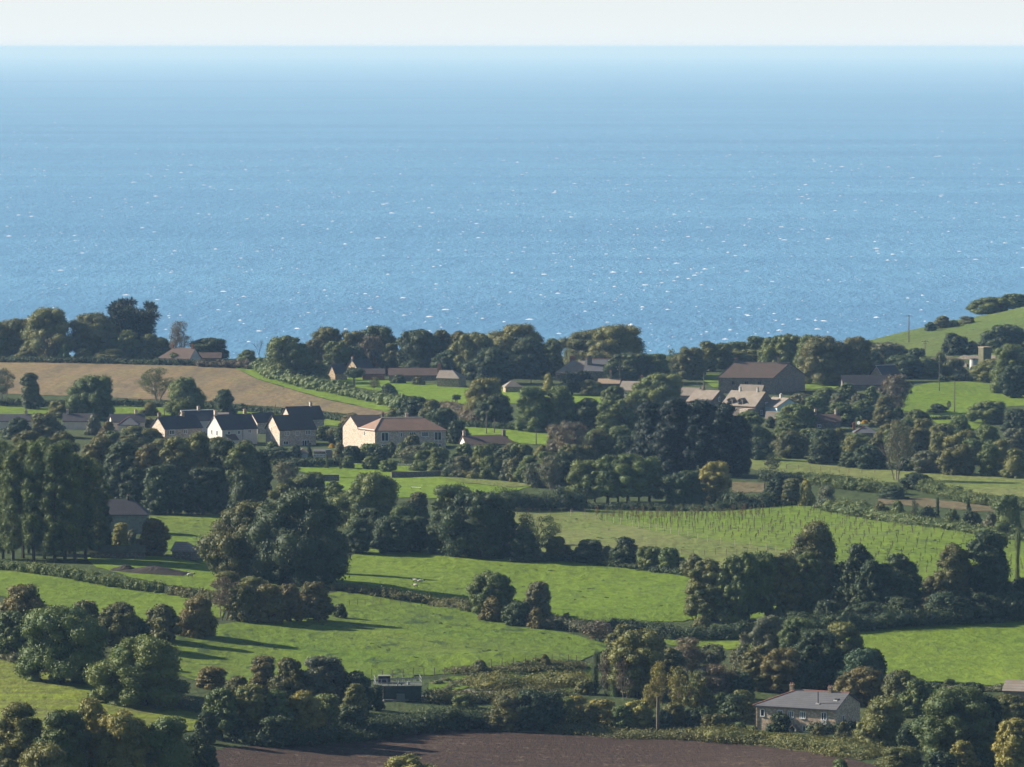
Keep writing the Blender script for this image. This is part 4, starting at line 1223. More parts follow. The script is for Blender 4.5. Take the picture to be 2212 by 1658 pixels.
# ---------------------------------------------------------------- buildings
def roof_solid(name, tops, mat, parent, th=0.16):
    """tops: list of polygons (lists of points) of the upper skin; given a real thickness"""
    vs = []; idx = {}
    def vi(p):
        k = (round(p[0], 3), round(p[1], 3), round(p[2], 3))
        if k not in idx: idx[k] = len(vs); vs.append(k)
        return idx[k]
    F = [[vi(p) for p in poly] for poly in tops]
    n = len(vs); V = vs + [(a, b, c - th) for a, b, c in vs]
    faces = [tuple(f) for f in F] + [tuple(n + i for i in reversed(f)) for f in F]
    ed = {}
    for f in F:
        for a, b in zip(f, f[1:] + f[:1]):
            ed[(a, b)] = ed.get((a, b), 0) + 1
    for (a, b) in ed:
        if (b, a) not in ed: faces.append((b, a, a + n, b + n))
    return link(name, new_mesh(name, V, faces, [mat]), parent)
def house(name, label, cat, px, yb, L, Dp, he, hr, rot, wall, roof, skew=None, hipL=False, hipR=False, chim=(), wins=(), over=0.28, extra=None, verge=None, frame='white_paint', group=None, ridge_at=0.5):
    """front left corner stands at (px, yb); x runs along the front, y to the back (turned by skew)"""
    p = at(px, yb); rot = R(rot)
    if skew is None: skew = 0.0
    sk = math.tan(R(skew))              # side walls lean over by this much per metre of depth (plan not quite square)
    root = empty(name, p, rot)
    setp(root, label, cat, group)
    def T(x, y, z): return (x - sk * y, y, z)
    b = MB(); bz = -1.5; ym = Dp * ridge_at
    c = [T(0, 0, 0), T(L, 0, 0), T(L, Dp, 0), T(0, Dp, 0)]
    lo = [(q[0], q[1], bz) for q in c]; hi = [(q[0], q[1], he) for q in c]
    b.poly([lo[0], lo[1], hi[1], hi[0]]); b.poly([lo[2], lo[3], hi[3], hi[2]])
    aL = T(0, ym, hr - 0.19); aR = T(L, ym, hr - 0.19)
    b.poly([lo[1], lo[2], hi[2]] + ([] if hipR else [aR]) + [hi[1]])
    b.poly([lo[3], lo[0], hi[0]] + ([] if hipL else [aL]) + [hi[3]])
    b.build('wall', wall, root)
    o = over; pf = (hr - he) / ym; pb = (hr - he) / (Dp - ym)
    xl, xr = (-o, L + o)
    rl = ym * 0.95 if hipL else -o * (0 if wall is None else 1); rr = L - (Dp - ym) * 0.95 if hipR else L + o
    e0 = T(xl, -o, he - o * pf); e1 = T(xr, -o, he - o * pf); e2 = T(xr, Dp + o, he - o * pb); e3 = T(xl, Dp + o, he - o * pb)
    r0 = T(rl, ym, hr); r1 = T(rr, ym, hr)
    tops = [[e0, e1, r1, r0], [e2, e3, r0, r1]]
    if hipL: tops.append([e3, e0, r0])
    if hipR: tops.append([e1, e2, r1])
    rf = roof_solid('roof', tops, roof, root)
    rm = M['ridge'] if roof in (M['slate'],) else (verge or None)
    if rm:
        rb = MB(); rb.tube([(r0[0], r0[1], r0[2] + .02), (r1[0], r1[1], r1[2] + .02)], 0.11, 5)
        if hipL: rb.tube([(e0[0], e0[1], e0[2] + .04), (r0[0], r0[1], r0[2] + .04)], 0.10, 5)
        if verge:
            for ee in ((e0, r0), ):
                rb.tube([(ee[0][0], ee[0][1], ee[0][2] + .03), (ee[1][0], ee[1][1], ee[1][2] + .03)], 0.09, 4)
        rb.build('ridge_tiles', rm, rf)
    for ch in chim:
        t, hgt, cm = ch[:3]; wd = ch[3] if len(ch) > 3 else 0.75; yo = ch[4] if len(ch) > 4 else 0.0
        cx, cy, _ = T(L * t, ym + yo, 0); cb = MB()
        z0 = hr - 0.9 - abs(yo) * pf; z1 = hr + hgt
        cb.box(cx - wd / 2, cx + wd / 2, cy - 0.36, cy + 0.36, z0, z1)
        cb.box(cx - wd / 2 - .06, cx + wd / 2 + .06, cy - 0.42, cy + 0.42, z1 + .004, z1 + .13)
        co = cb.build('chimney', cm, rf)
        pb_ = MB(); n = 2 if wd < 1.2 else 4
        for i in range(n):
            xx = cx + (i - (n - 1) / 2) * 0.34; pb_.tube([(xx, cy, z1 + .12), (xx, cy, z1 + .42)], [.11, .09], 8)
        pb_.build('chimney_pots', M['ridge'] if cm is not M['render_white'] else M['lead'], co)
    for wn in wins:
        face, u, zc, ww, wh = wn[:5]; bars = wn[5] if len(wn) > 5 else 2
        if face == 'F': f = lambda a, z, d: T(a, -d, z)
        elif face == 'L': f = lambda a, z, d: tuple(Vector(T(0, a, z)) + Vector((-d, 0, 0)))
        else: f = lambda a, z, d: tuple(Vector(T(L, a, z)) + Vector((d, 0, 0)))
        def slab(mb, a0, a1, z0, z1, d0, d1):
            n = len(mb.v)
            mb.v += [f(a0, z0, d0), f(a1, z0, d0), f(a1, z1, d0), f(a0, z1, d0), f(a0, z0, d1), f(a1, z0, d1), f(a1, z1, d1), f(a0, z1, d1)]
            for q in ((0, 3, 2, 1), (4, 5, 6, 7), (0, 1, 5, 4), (1, 2, 6, 5), (2, 3, 7, 6), (3, 0, 4, 7)): mb.f.append(tuple(n + i for i in q))
        fr = MB(); t = 0.11
        slab(fr, u - ww / 2, u + ww / 2, zc - wh / 2 - .12, zc - wh / 2, -.02, .12)
        slab(fr, u - ww / 2, u + ww / 2, zc + wh / 2 - t, zc + wh / 2, -.02, .06)
        for k in range(bars + 1):
            a = u - ww / 2 + (ww - t) * k / bars
            slab(fr, a, a + t, zc - wh / 2 + .002, zc + wh / 2 - t - .002, -.02, .05)
        wo_ = fr.build('window', M[frame], root)
        gl = MB(); slab(gl, u - ww / 2 + .03, u + ww / 2 - .03, zc - wh / 2 + .02, zc + wh / 2 - .02, -.01, .018)
        gl.build('pane', M['glass'], wo_)
    if extra: extra(root, T, rf)
    return root
V1 = 'stone and rendered village houses'
def red_extra(root, T, rf):
    # rear wing with its own gable, flush with the left wall
    b = MB(); x0 = 0; Dm = 8.2; Lw = 7.5; d2 = 8.0; he, hr = 5.3, 8.3
    q = [T(-.01, Dm, 0), T(Lw, Dm, 0), T(Lw, Dm + d2, 0), T(-.01, Dm + d2, 0)]
    lo = [(a[0], a[1], -1.5) for a in q]; hi = [(a[0], a[1], he) for a in q]; ap = T(-.01, Dm + d2 / 2, hr - .19); ap2 = T(Lw, Dm + d2 / 2, hr - .19)
    b.poly([lo[3], lo[0], hi[0], ap, hi[3]]); b.poly([lo[0], lo[1], hi[1], hi[0]]); b.poly([lo[1], lo[2], hi[2], ap2, hi[1]]); b.poly([lo[2], lo[3], hi[3], hi[2]])
    b.build('rear_wing_wall', M['stone_pale'], root)
    o = .25; e0 = T(-o, Dm - o, he - .2); e1 = T(Lw, Dm - o, he - .2); e2 = T(Lw, Dm + d2 + o, he - .2); e3 = T(-o, Dm + d2 + o, he - .2); r0 = T(-o, Dm + d2 / 2, hr); r1 = T(Lw, Dm + d2 / 2, hr)
    roof_solid('rear_wing_roof', [[e0, e1, r1, r0], [e2, e3, r0, r1]], M['tile_dark'], root)
    g = MB(); g.tube([T(-.12, 0, 5.15), T(-.12, Dm, 5.15)], .07, 5); g.build('gutter', M['white_paint'], root)
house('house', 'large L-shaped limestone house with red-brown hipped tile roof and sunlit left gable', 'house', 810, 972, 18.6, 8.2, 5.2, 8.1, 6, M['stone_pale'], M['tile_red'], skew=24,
      hipL=True, hipR=True, chim=[(0.30, 1.0, M['stone_grey'], .7, 2.6), (0.68, 0.7, M['stone_pale'], .8, 4.0)], verge=M['lead'],
      wins=[('F', 2.6, 3.4, 1.9, 2.2, 2), ('F', 6.9, 3.9, .55, 1.1, 1), ('F', 9.9, 4.0, 1.7, 1.2, 3), ('F', 13.1, 4.0, 1.7, 1.2, 3), ('F', 16.5, 3.5, 1.9, 2.1, 2),
            ('F', 2.6, .6, 1.9, 1.6, 3), ('F', 6.9, .9, .8, .8, 1), ('F', 16.6, .7, 1.6, 1.5, 2), ('L', 5.3, 4.0, .7, 1.2, 1)], extra=red_extra, group=V1)
house('house', 'stone house with dark tiled roof and tall sunlit gable, immediately left of the red-tiled house', 'house', 604, 964, 10.6, 8.8, 4.4, 7.9, 27, M['stone_pale'], M['tile_dark'],
      wins=[('F', 2.2, 3.3, 1.3, 1.1, 3), ('F', 5.2, 3.3, 1.2, 1.1, 3), ('F', 8.3, 3.4, 1.5, 1.1, 3), ('F', 1.8, .8, 1.5, 1.0, 2), ('F', 7.6, .6, 2.2, 1.5, 3), ('L', 5.2, 3.2, .45, 3.2, 1)], group=V1)
def white_porch(root, T, rf):
    b = MB(); b.box(1.2, 3.6, -1.9, -0.02, -1, 1.5); b.build('porch', M['render_white'], root)
    roof_solid('porch_roof', [[(.9, -2.2, 1.35), (3.9, -2.2, 1.35), (3.9, -.02, 2.7), (.9, -.02, 2.7)]], M['tile_brown'], root)
    g = MB(); g.tube([(6.1, -.08, -1), (6.1, -.08, 4.1)], .06, 5); g.build('drainpipe', M['flue'], root)
house('house', 'white rendered house with bright white gable and dark roof in the middle of the row', 'house', 480, 961, 10.4, 8.6, 4.2, 7.7, 30, M['render_white'], M['slate_dark'],
      chim=[(0.02, 1.0, M['stone_pale']), (0.86, 1.0, M['stone_tan'])], wins=[('F', 2.0, 3.1, .8, .8, 1), ('F', 5.0, 3.1, .9, .9, 2), ('F', 8.2, 3.3, 1.0, .9, 2), ('L', 3.0, 2.9, 1.1, 1.3, 2), ('L', 6.2, 3.0, 1.0, 1.2, 2)], extra=white_porch, group=V1)
house('house', 'stone house with sunlit gable and dark slate roof, leftmost of the gabled row', 'house', 356, 958, 11.2, 7.8, 4.0, 6.9, 31, M['stone_pale'], M['slate_dark'],
      chim=[(0.03, .8, M['stone_grey']), (0.66, .8, M['stone_tan'])], wins=[('F', 2.2, 2.9, 1.6, 1.1, 3), ('F', 6.2, 2.9, 1.2, 1.0, 2)], group=V1)
house('house', 'white house with dark roof half hidden behind the leftmost gabled house', 'house', 401, 938, 9.0, 7.0, 3.8, 6.2, 22, M['render_white'], M['slate_dark'], chim=[(0.55, .9, M['stone_pale'])], verge=M['white_paint'], group=V1)
house('house', 'small dark-roofed house with pale gable peeping between the white house and the tall stone gable', 'house', 556, 938, 6.0, 6.0, 3.4, 5.6, 30, M['stone_pale'], M['slate_dark'], group=V1)
house('house', 'dark-roofed house with a pale pointed gable standing behind the stone house', 'house', 630, 934, 9.8, 7.5, 3.6, 6.8, 26, M['stone_pale'], M['tile_dark'], chim=[(0.75, .9, M['stone_pale'], .6)], wins=[('L', 3.7, 3.4, .8, .9, 1)], group=V1)
house('bungalow', 'low bungalow with long dark roof at the left edge above the poplars', 'house', -8, 928, 9.5, 6.5, 2.4, 4.0, 4, M['render_cream'], M['slate_dark'], chim=[(.86, .9, M['stone_pale'])], group='low dark-roofed bungalows')
house('bungalow', 'low bungalow with dark roof and small pink chimney, second from left', 'house', 137, 928, 8.0, 6.5, 2.4, 4.2, 4, M['render_cream'], M['slate_dark'], chim=[(.14, .9, M['stone_pale'])], group='low dark-roofed bungalows')
house('bungalow', 'low bungalow with dark roof just left of the leftmost gabled stone house', 'house', 243, 930, 9.0, 6.5, 2.4, 4.3, 12, M['render_cream'], M['slate_dark'], chim=[(.78, .9, M['stone_pale'])], group='low dark-roofed bungalows')
house('bungalow', 'small low bungalow with grey hipped slate roof before the dark roofs', 'house', 256, 934, 5.4, 5.0, 2.2, 3.9, 0, M['render_cream'], M['slate'], hipL=True, hipR=True, group='low dark-roofed bungalows')
house('shed', 'long low brown-roofed shed behind the chimney of the white house', 'shed', 466, 915, 3.4, 4, 1.8, 3.0, 2, M['stone_grey'], M['slate_stone'])
house('bungalow', 'white-gabled bungalow with brown roof and two chimneys right of the red-tiled house', 'house', 1008, 984, 13.5, 7.5, 2.9, 4.9, 14, M['render_white'], M['tile_brown'], hipR=True,
      chim=[(.02, 1.0, M['stone_pale']), (.80, 1.0, M['stone_grey'])], wins=[('L', 3.6, 2.6, 1.1, 1.0, 1), ('F', 11, 1.9, 1.5, 1.0, 2), ('F', 4, 1.8, 1.5, 1.0, 2)])
house('garden_hut', 'small white garden hut with tan pyramid roof below the stone house', 'hut', 646, 990, 2.2, 2.4, 1.6, 2.6, 8, M['render_white'], M['slate_stone'], hipL=True, hipR=True, over=.3)
house('summerhouse', 'tiny summerhouse with pale gabled roof right of the white veranda', 'hut', 706, 990, 1.8, 1.8, 1.2, 2.0, 40, M['timber_tan'], M['slate_stone'], verge=M['white_paint'])
house('cottage', 'white cottage with brown roof and two chimneys on the skyline behind the stubble field', 'house', 342, 789, 11.5, 8, 2.5, 5.6, -24, M['render_white'], M['tile_brown'], hipL=True,
      chim=[(.28, .9, M['brick']), (.92, .9, M['brick'])])
house('cottage', 'long low cottage roof with a pale edge right behind the white skyline cottage', 'house', 428, 786, 7.5, 5, 2.0, 3.6, 0, M['stone_grey'], M['tile_brown'])
# coast side of the village
house('ruined_house', 'tan gable end beside the telegraph pole at the head of the green field', 'house', 724, 822, 4.5, 3.8, 2.4, 4.9, 35, M['stone_tan'], M['slate_dark'], group='farm buildings at the head of the green field')
house('cottage', 'tan pointed gable with small white chimney behind the flat-topped tree', 'house', 772, 812, 6, 6, 2.6, 5.2, 35, M['stone_tan'], M['slate_dark'], chim=[(.02, .5, M['stone_grey'], .5)], group='farm buildings at the head of the green field')
house('barn', 'low reddish shed wall left of the long dark barn', 'barn', 783, 822, 7.0, 5, 2.2, 3.6, 2, M['brick'], M['tile_dark'], group='farm buildings at the head of the green field')
house('barn', 'very long dark-roofed barn with small white gable end beside the green field', 'barn', 840, 824, 16.5, 7, 2.0, 4.0, 1, M['stone_brown'], M['tile_brown'], wins=[('L', 3.4, 1.6, .8, 1.4, 1)], group='farm buildings at the head of the green field')
house('cottage', 'stone cottage end with orange brick chimney right of the long barn', 'house', 944, 836, 7.2, 7, 2.9, 5.2, -18, M['stone_tan'], M['slate_stone'], hipR=True, chim=[(-.06, 1.6, M['brick'], 1.0)], group='farm buildings at the head of the green field')
house('hut', 'tiny tan hut with hipped roof at the right end of the green field', 'hut', 1092, 849, 5.0, 4.5, 2.0, 3.6, 10, M['stone_tan'], M['slate_stone'], hipL=True, hipR=True)
house('manor_house', 'rambling manor house with grey slate roofs and big chimney stacks under the largest coast tree', 'house', 1200, 822, 12, 10, 2.6, 6.0, -6, M['stone_tan'], M['slate_stone'], hipL=True,
      chim=[(.40, 1.2, M['brick'], 1.6, 1.2)], group='manor house roofs')
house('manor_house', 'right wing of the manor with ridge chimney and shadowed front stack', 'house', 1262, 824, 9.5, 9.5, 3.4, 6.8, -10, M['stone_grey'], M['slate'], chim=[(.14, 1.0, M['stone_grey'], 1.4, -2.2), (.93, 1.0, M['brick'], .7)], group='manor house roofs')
house('cottage', 'cottage with flat tan roof and tall brick chimney below the manor house', 'house', 1292, 852, 6.4, 5, 3.4, 4.6, -8, M['stone_grey'], M['timber_tan'], chim=[(.55, 2.2, M['stone_tan'], .6)], group='cottages below the manor house')
house('cottage', 'cottage with grey slate roof and brick end chimney below the manor house', 'house', 1338, 862, 6.2, 6.5, 2.8, 5.2, -20, M['stone_pale'], M['slate_stone'], chim=[(.97, 1.5, M['brick'], .6)], wins=[('F', 2.4, 1.7, 1.3, .8, 2)], group='cottages below the manor house')
house('house', 'grey gabled house with slate roof left of the dormered houses', 'house', 1484, 888, 8.2, 9.0, 3.0, 6.0, -38, M['stone_grey'], M['slate_stone'], chim=[(.30, .9, M['stone_grey'])], wins=[('R', 4.5, 3.5, .7, 1.2, 1), ('F', 2.5, 2.2, 1.4, 1.0, 2)], group='village houses before the great barn')
house('cottage', 'small tan-roofed cottage at the left of the village houses before the great barn', 'house', 1458, 872, 6.5, 6, 2.6, 4.6, -20, M['stone_grey'], M['slate_stone'], group='village houses before the great barn')
def dormers(root, T, rf):
    for x in (2.6, 6.2):
        b = MB(); b.box(x - .9, x + .9, .15, 2.3, 3.0, 4.5); d = b.build('dormer', M['stone_grey'], rf)
        roof_solid('dormer_roof', [[(x - 1.1, -.1, 4.55), (x, -.1, 5.2), (x, 3.2, 5.2), (x - 1.1, 3.2, 4.55)], [(x, -.1, 5.2), (x + 1.1, -.1, 4.55), (x + 1.1, 3.2, 4.55), (x, 3.2, 5.2)]], M['slate_stone'], d)
        g = MB(); g.box(x - .55, x + .55, .10, .148, 3.35, 4.3); g.build('dormer_window', M['glass'], d)
    b = MB(); b.box(8.2, 11.0, -3.0, -.02, -1, 2.4); b.build('porch', M['stone_pale'], root)
house('house', 'dormered house with steep pale stone-slate roof and dark gable with white windows', 'house', 1560, 898, 11.5, 9.5, 3.3, 7.0, -38, M['stone_grey'], M['slate_stone'], chim=[(.25, .9, M['render_white'], .5), (.78, .9, M['lead'], .4)],
      wins=[('R', 3.0, 1.2, 1.2, 1.2, 2), ('R', 5.6, 3.4, 1.3, 1.2, 3)], extra=dormers, group='village houses before the great barn')
house('house', 'tan roof fin rising behind the dormered house', 'house', 1592, 884, 7, 6, 3.8, 7.0, -25, M['stone_tan'], M['slate_stone'], group='village houses before the great barn')
house('house', 'pale blue gabled house right of the dormered house', 'house', 1646, 898, 7, 8.2, 3.0, 5.2, -55, M['render_blue'], M['slate_stone'], chim=[(.5, .8, M['render_white'], .5)], group='village houses before the great barn')
house('cottage', 'low cottage with pinkish roof at the right below the pale blue gable', 'house', 1654, 918, 3.6, 6, 1.8, 3.6, -10, M['render_cream'], M['slate_stone'], group='village houses before the great barn')
house('great_barn', 'huge dark stone barn with slate roof and broad shaded gable above the village', 'barn', 1552, 850, 16.5, 15.0, 4.9, 9.0, -6, M['stone_brown'], M['tile_brown'], skew=-31, frame='stone_grey', verge=M['slate_stone'],
      chim=[(.02, 1.0, M['stone_grey'], .7), (.80, 1.3, M['stone_tan'], .6)], wins=[('F', 4.5, 3.2, 1.0, 1.0, 2), ('F', 8.5, 3.2, 1.0, 1.0, 2), ('F', 12.5, 3.2, 1.0, 1.0, 2)])
def barn_gable(root, T, rf): pass
house('cottage', 'dark-roofed cottage with pale gable edge among the trees at right', 'house', 1908, 832, 6.5, 8.0, 2.6, 5.8, 28, M['stone_tan'], M['slate_dark'], verge=M['lead'], group='dark cottages right of the great barn')
house('cottage', 'long low dark roof in front of the pale-edged cottage at right', 'house', 1822, 846, 13, 6, 2.2, 4.8, 4, M['stone_grey'], M['slate_dark'], group='dark cottages right of the great barn')
house('cottage', 'little cottage with two chimneys sunk in the right-hand scrub', 'house', 1762, 930, 7, 6, 2.4, 4.2, 8, M['stone_grey'], M['tile_brown'], chim=[(.08, 1.3, M['stone_pale'], .6), (.9, 1.1, M['stone_pale'], .6)], wins=[('F', 1.0, 1.2, 1.0, .8, 2)], group='small cottages in the right-hand scrub')
house('cottage', 'grey hipped slate roof just showing in the right-hand scrub', 'house', 1846, 950, 6.0, 5.5, 1.9, 3.4, 0, M['stone_grey'], M['slate'], hipL=True, hipR=True, chim=[(.0, .7, M['brick'], .7)], group='small cottages in the right-hand scrub')
house('cottage', 'dark roof among the trees left of the black evergreens', 'house', 1338, 926, 6.5, 6, 2.4, 4.0, -20, M['stone_grey'], M['slate_dark'], group='small cottages in the right-hand scrub')
# lower left farm
house('stone_barn', 'pale grey barn with dark roof beside the poplars, wholly in shade', 'barn', 222, 1148, 9.3, 7, 3.7, 6.5, 1, M['concrete'], M['slate_dark'], hipR=True, chim=[(.56, .5, M['flue'], .4)])
house('stone_shed', 'small stone shed with pale slab roof right of the russet tree', 'shed', 372, 1208, 4.2, 3.8, 1.9, 3.3, -22, M['stone_grey'], M['slate_stone'], hipR=True)
house('stone_byre', 'low ruined stone byre with mossy roof right of the poplars', 'shed', 196, 1208, 10.5, 3.2, 1.5, 2.6, 3, M['stone_grey'], M['silo_moss'])
house('shed', 'tan-roofed shed at the right edge of the big right field', 'shed', 2168, 1512, 8, 6, 1.6, 2.9, -16, M['stone_tan'], M['slate_stone'])
# the slate-roofed cottage, lower right
def cottage_extra(root, T, rf):
    b = MB(); b.tube([(9.9, 1.3, 4.0), (9.9, 1.3, 6.3)], .09, 8); b.build('flue_pipe', M['flue'], rf)
    b = MB(); b.box(9.6, 10.2, 1.0, 1.5, 4.05, 4.52); b.build('flue_flashing', M['lead'], rf)
    b = MB(); b.box(12.1, 12.7, 2.6, 3.3, 4.90, 5.17); s = b.build('skylight', M['flue'], rf)
    b = MB(); b.box(12.0, 12.6, 2.35, 2.58, 4.75, 4.98); b.build('skylight_sill', M['white_paint'], s)
    b = MB(); b.tube([(.1, -.09, -1), (.1, -.09, 3.8)], .06, 5); b.tube([(-.2, -.36, 3.72), (13.7, -.36, 3.72)], .07, 5); b.build('gutter', M['flue'], root)
    roof_solid('porch_roof', [[(6.0, -1.3, .55), (6.7, -1.3, 1.35), (6.7, -.02, 1.35), (6.0, -.02, .55)], [(6.7, -1.3, 1.35), (7.4, -1.3, .55), (7.4, -.02, .55), (6.7, -.02, 1.35)]], M['slate_stone'], root)
    b = MB(); b.box(6.15, 6.35, -1.2, -.02, -1, .6); b.box(7.05, 7.25, -1.2, -.02, -1, .6); b.build('porch', M['render_white'], root)
    b = MB(); b.box(10.9, 11.9, -.18, -.02, 1.45, 1.95); b.build('window_box', M['render_white'], root)
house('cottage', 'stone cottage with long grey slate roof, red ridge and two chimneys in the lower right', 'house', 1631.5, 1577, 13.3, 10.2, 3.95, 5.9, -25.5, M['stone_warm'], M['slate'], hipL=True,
      chim=[(.30, .7, M['stone_tan'], .55), (.78, .6, M['stone_tan'], .55)],
      wins=[('F', 1.2, 2.75, .75, 1.05, 1), ('F', 4.1, 2.75, .95, 1.05, 3), ('F', 5.9, 2.75, .95, 1.05, 3), ('F', 7.9, 2.75, .95, 1.05, 3), ('F', 11.4, 2.75, .9, 1.15, 2), ('F', 8.4, .75, 1.0, .95, 2), ('R', 3.2, 2.2, .7, .9, 1)], extra=cottage_extra)

# ---------------------------------------------------------------- towers, walls, tank
def cyl_tower(name, label, px, yb, rad, h, mat, capm, cat='silo'):
    p = at(px, yb); r = empty(name, p); setp(r, label, cat)
    b = MB(); b.tube([(0, 0, -1), (0, 0, h * .5), (0, 0, h)], [rad, rad, rad * .99], 28); b.build('shell', mat, r)
    c = MB(); c.tube([(0, 0, h + .003), (0, 0, h + .12), (0, 0, h + .35)], [rad + .1, rad + .1, rad * .3], 28); c.build('lid', capm, r)
    return r
cyl_tower('silo', 'white cylindrical silo at the right, sunlit on its left side', 2104, 805, 1.4, 4.2, M['silo_white'], M['slate_dark'])
p = at(2127, 790); tw = empty('tower', p, R(28)); setp(tw, 'square mossy tan tower behind the white silo', 'tower')
b = MB(); b.box(-1.5, 1.5, -1.5, 1.5, -1, 5.8); b.build('wall', M['silo_moss'], tw)
b = MB(); b.box(-1.62, 1.62, -1.62, 1.62, 5.803, 6.1); b.build('parapet', M['stone_tan'], tw)
def wall_run(name, label, pts, h, th, mat, cap=None, cat='wall', jag=0.0):
    P = [at(*q) for q in pts]; o = P[0]; rg = random.Random(int(pts[0][0]))
    fine = []
    for a, c in zip(P[:-1], P[1:]):
        n = max(1, int((c - a).length / 2.5))
        for i in range(n):
            x, y = a.x + (c.x - a.x) * i / n, a.y + (c.y - a.y) * i / n; fine.append((x - o.x, y - o.y, float(terrain(x, y)) - o.z))
    fine.append((P[-1].x - o.x, P[-1].y - o.y, P[-1].z - o.z))
    b = MB(); m = len(fine)
    for i, q in enumerate(fine):
        a = Vector(fine[max(0, i - 1)]); c = Vector(fine[min(m - 1, i + 1)]); d = Vector((c.x - a.x, c.y - a.y)).normalized(); nr = Vector((-d.y, d.x)) * th / 2
        hh = h * (1 + rg.uniform(-jag, jag))
        b.v += [(q[0] - nr.x, q[1] - nr.y, q[2] - .5), (q[0] + nr.x, q[1] + nr.y, q[2] - .5), (q[0] + nr.x, q[1] + nr.y, q[2] + hh), (q[0] - nr.x, q[1] - nr.y, q[2] + hh)]
    for i in range(m - 1):
        k = i * 4
        for a, c in ((0, 1), (1, 2), (2, 3), (3, 0)): b.f.append((k + a, k + c, k + 4 + c, k + 4 + a))
    b.f += [(0, 3, 2, 1), (m * 4 - 4, m * 4 - 3, m * 4 - 2, m * 4 - 1)]
    return setp(b.build(name, mat, None, o), label, cat)
wall_run('garden_wall', 'long dark stone wall between the garden lawn and the field with the white rail', [(845, 1032), (900, 1031), (960, 1029), (1008, 1026)], 1.35, .5, M['stone_grey'])
wall_run('garden_wall', 'short stone wall end at the lower left of the garden lawn', [(650, 1040), (700, 1040), (732, 1040)], 1.6, .6, M['stone_grey'])
wall_run('ruined_wall', 'ruined stone wall above the white silo at right', [(2012, 776), (2070, 776), (2130, 777), (2190, 778)], 1.0, .7, M['stone_grey'], jag=.5)
wall_run('ruined_wall', 'crumbling low wall below the ruined pale wall, left of the silo', [(2028, 790), (2060, 790), (2090, 793)], 1.3, .7, M['stone_grey'], jag=.5)
# sunken tank works with railings
p = at(829, 1512); tk = empty('water_tank', p, R(4)); setp(tk, 'dark algae-stained concrete tank with pale rails on top, left of the grassy mound', 'tank')
s = mpp(p)
b = MB(); b.box(0, 6.0, 0, 5.4, -1, 2.05); b.build('tank_wall', M['concrete_dark'], tk)
b = MB(); b.box(-1.15, -.01, -.2, 5.4, -1, 1.95); b.build('end_wall', M['stone_tan'], tk)
b = MB(); b.box(-1.4, 6.1, -.25, 5.5, 2.053, 2.22); b.build('coping', plain('mossy coping', (.10, .11, .085), (.07, .08, .06), 2), tk)
b = MB(); b.box(-.7, 1.2, 3.2, 4.8, 2.223, 3.35); bx_ = b.build('control_box', plain('dark blue box', (.035, .035, .065), None, 2), tk)
b = MB(); b.box(-.75, 1.25, 3.15, 4.85, 3.353, 3.42); b.build('box_lid', M['concrete'], bx_)
b = MB()
for x in np.linspace(-1.3, 6.0, 9):
    for y in (-.15, 5.35): b.bar((x, y, 2.2), (x, y, 3.3), .03)
for z in (2.75, 3.3):
    for y in (-.15, 5.35): b.bar((-1.3, y, z), (6.0, y, z), .035)
    b.bar((6.0, -.15, z), (6.0, 5.35, z), .035); b.bar((-1.3, -.15, z), (-1.3, 5.35, z), .035)
b.build('railing', M['rail_metal'], tk)
b = MB(); b.tube([(2.1, -.2, 2.25), (2.4, -.6, 2.9), (2.9, -.6, 2.4)], .10, 8); b.tube([(4.0, 1.0, 2.25), (4.0, 1.0, 2.75)], .25, 10); b.build('pipework', M['rail_metal'], tk)
b = MB(); b.box(2.0, 3.3, -1.0, -.01, -.5, .95); b.build('stair_block', M['concrete'], tk)
wall_run('kerb_wall', 'low pale concrete kerb in front of the dark tank', [(828, 1516), (870, 1515), (918, 1514)], .30, .3, M['concrete'], cat='kerb')
# turquoise sheet, soil heap
p = at(241, 1203); b = MB(); b.box(0, 2.8, -.25, .25, .15, .42); b.box(.1, 2.6, -.2, .2, 0, .145)
setp(b.build('trough_sheet', M['turquoise'], None, p, R(-3)), 'bright turquoise sheet lying along the ruined stone byre', 'sheet')
def heap(px, yb, L, Wd, H, label):
    p = at(px, yb); rg = np.random.default_rng(int(px)); n = 26; m = 14; v = []; f = []
    for j in range(m + 1):
        for i in range(n + 1):
            u = i / n * 2 - 1; w_ = j / m * 2 - 1
            h = H * max(0, 1 - abs(u) ** 3.2) * max(0, 1 - abs(w_) ** 2.2) * (0.8 + .35 * math.sin(u * 5 + 1) * .5 + .12 * rg.random())
            v.append((u * L / 2, w_ * Wd / 2, h - .15))
    for j in range(m):
        for i in range(n): a = j * (n + 1) + i; f.append((a, a + 1, a + n + 2, a + n + 1))
    b_ = len(v); v += [(x, y, -.6) for x, y, z in v[:]]
    o = link('soil_heap', new_mesh('soil_heap', v, f, [M['soil']]), None, p, R(-6))
    return setp(o, label, 'heap')
heap(325, 1238, 14, 8, 1.4, 'large dark heap of soil in the shade above the gate hedge')
heap(268, 1234, 6, 5, 1.3, 'smaller dark heap left of the large soil heap')

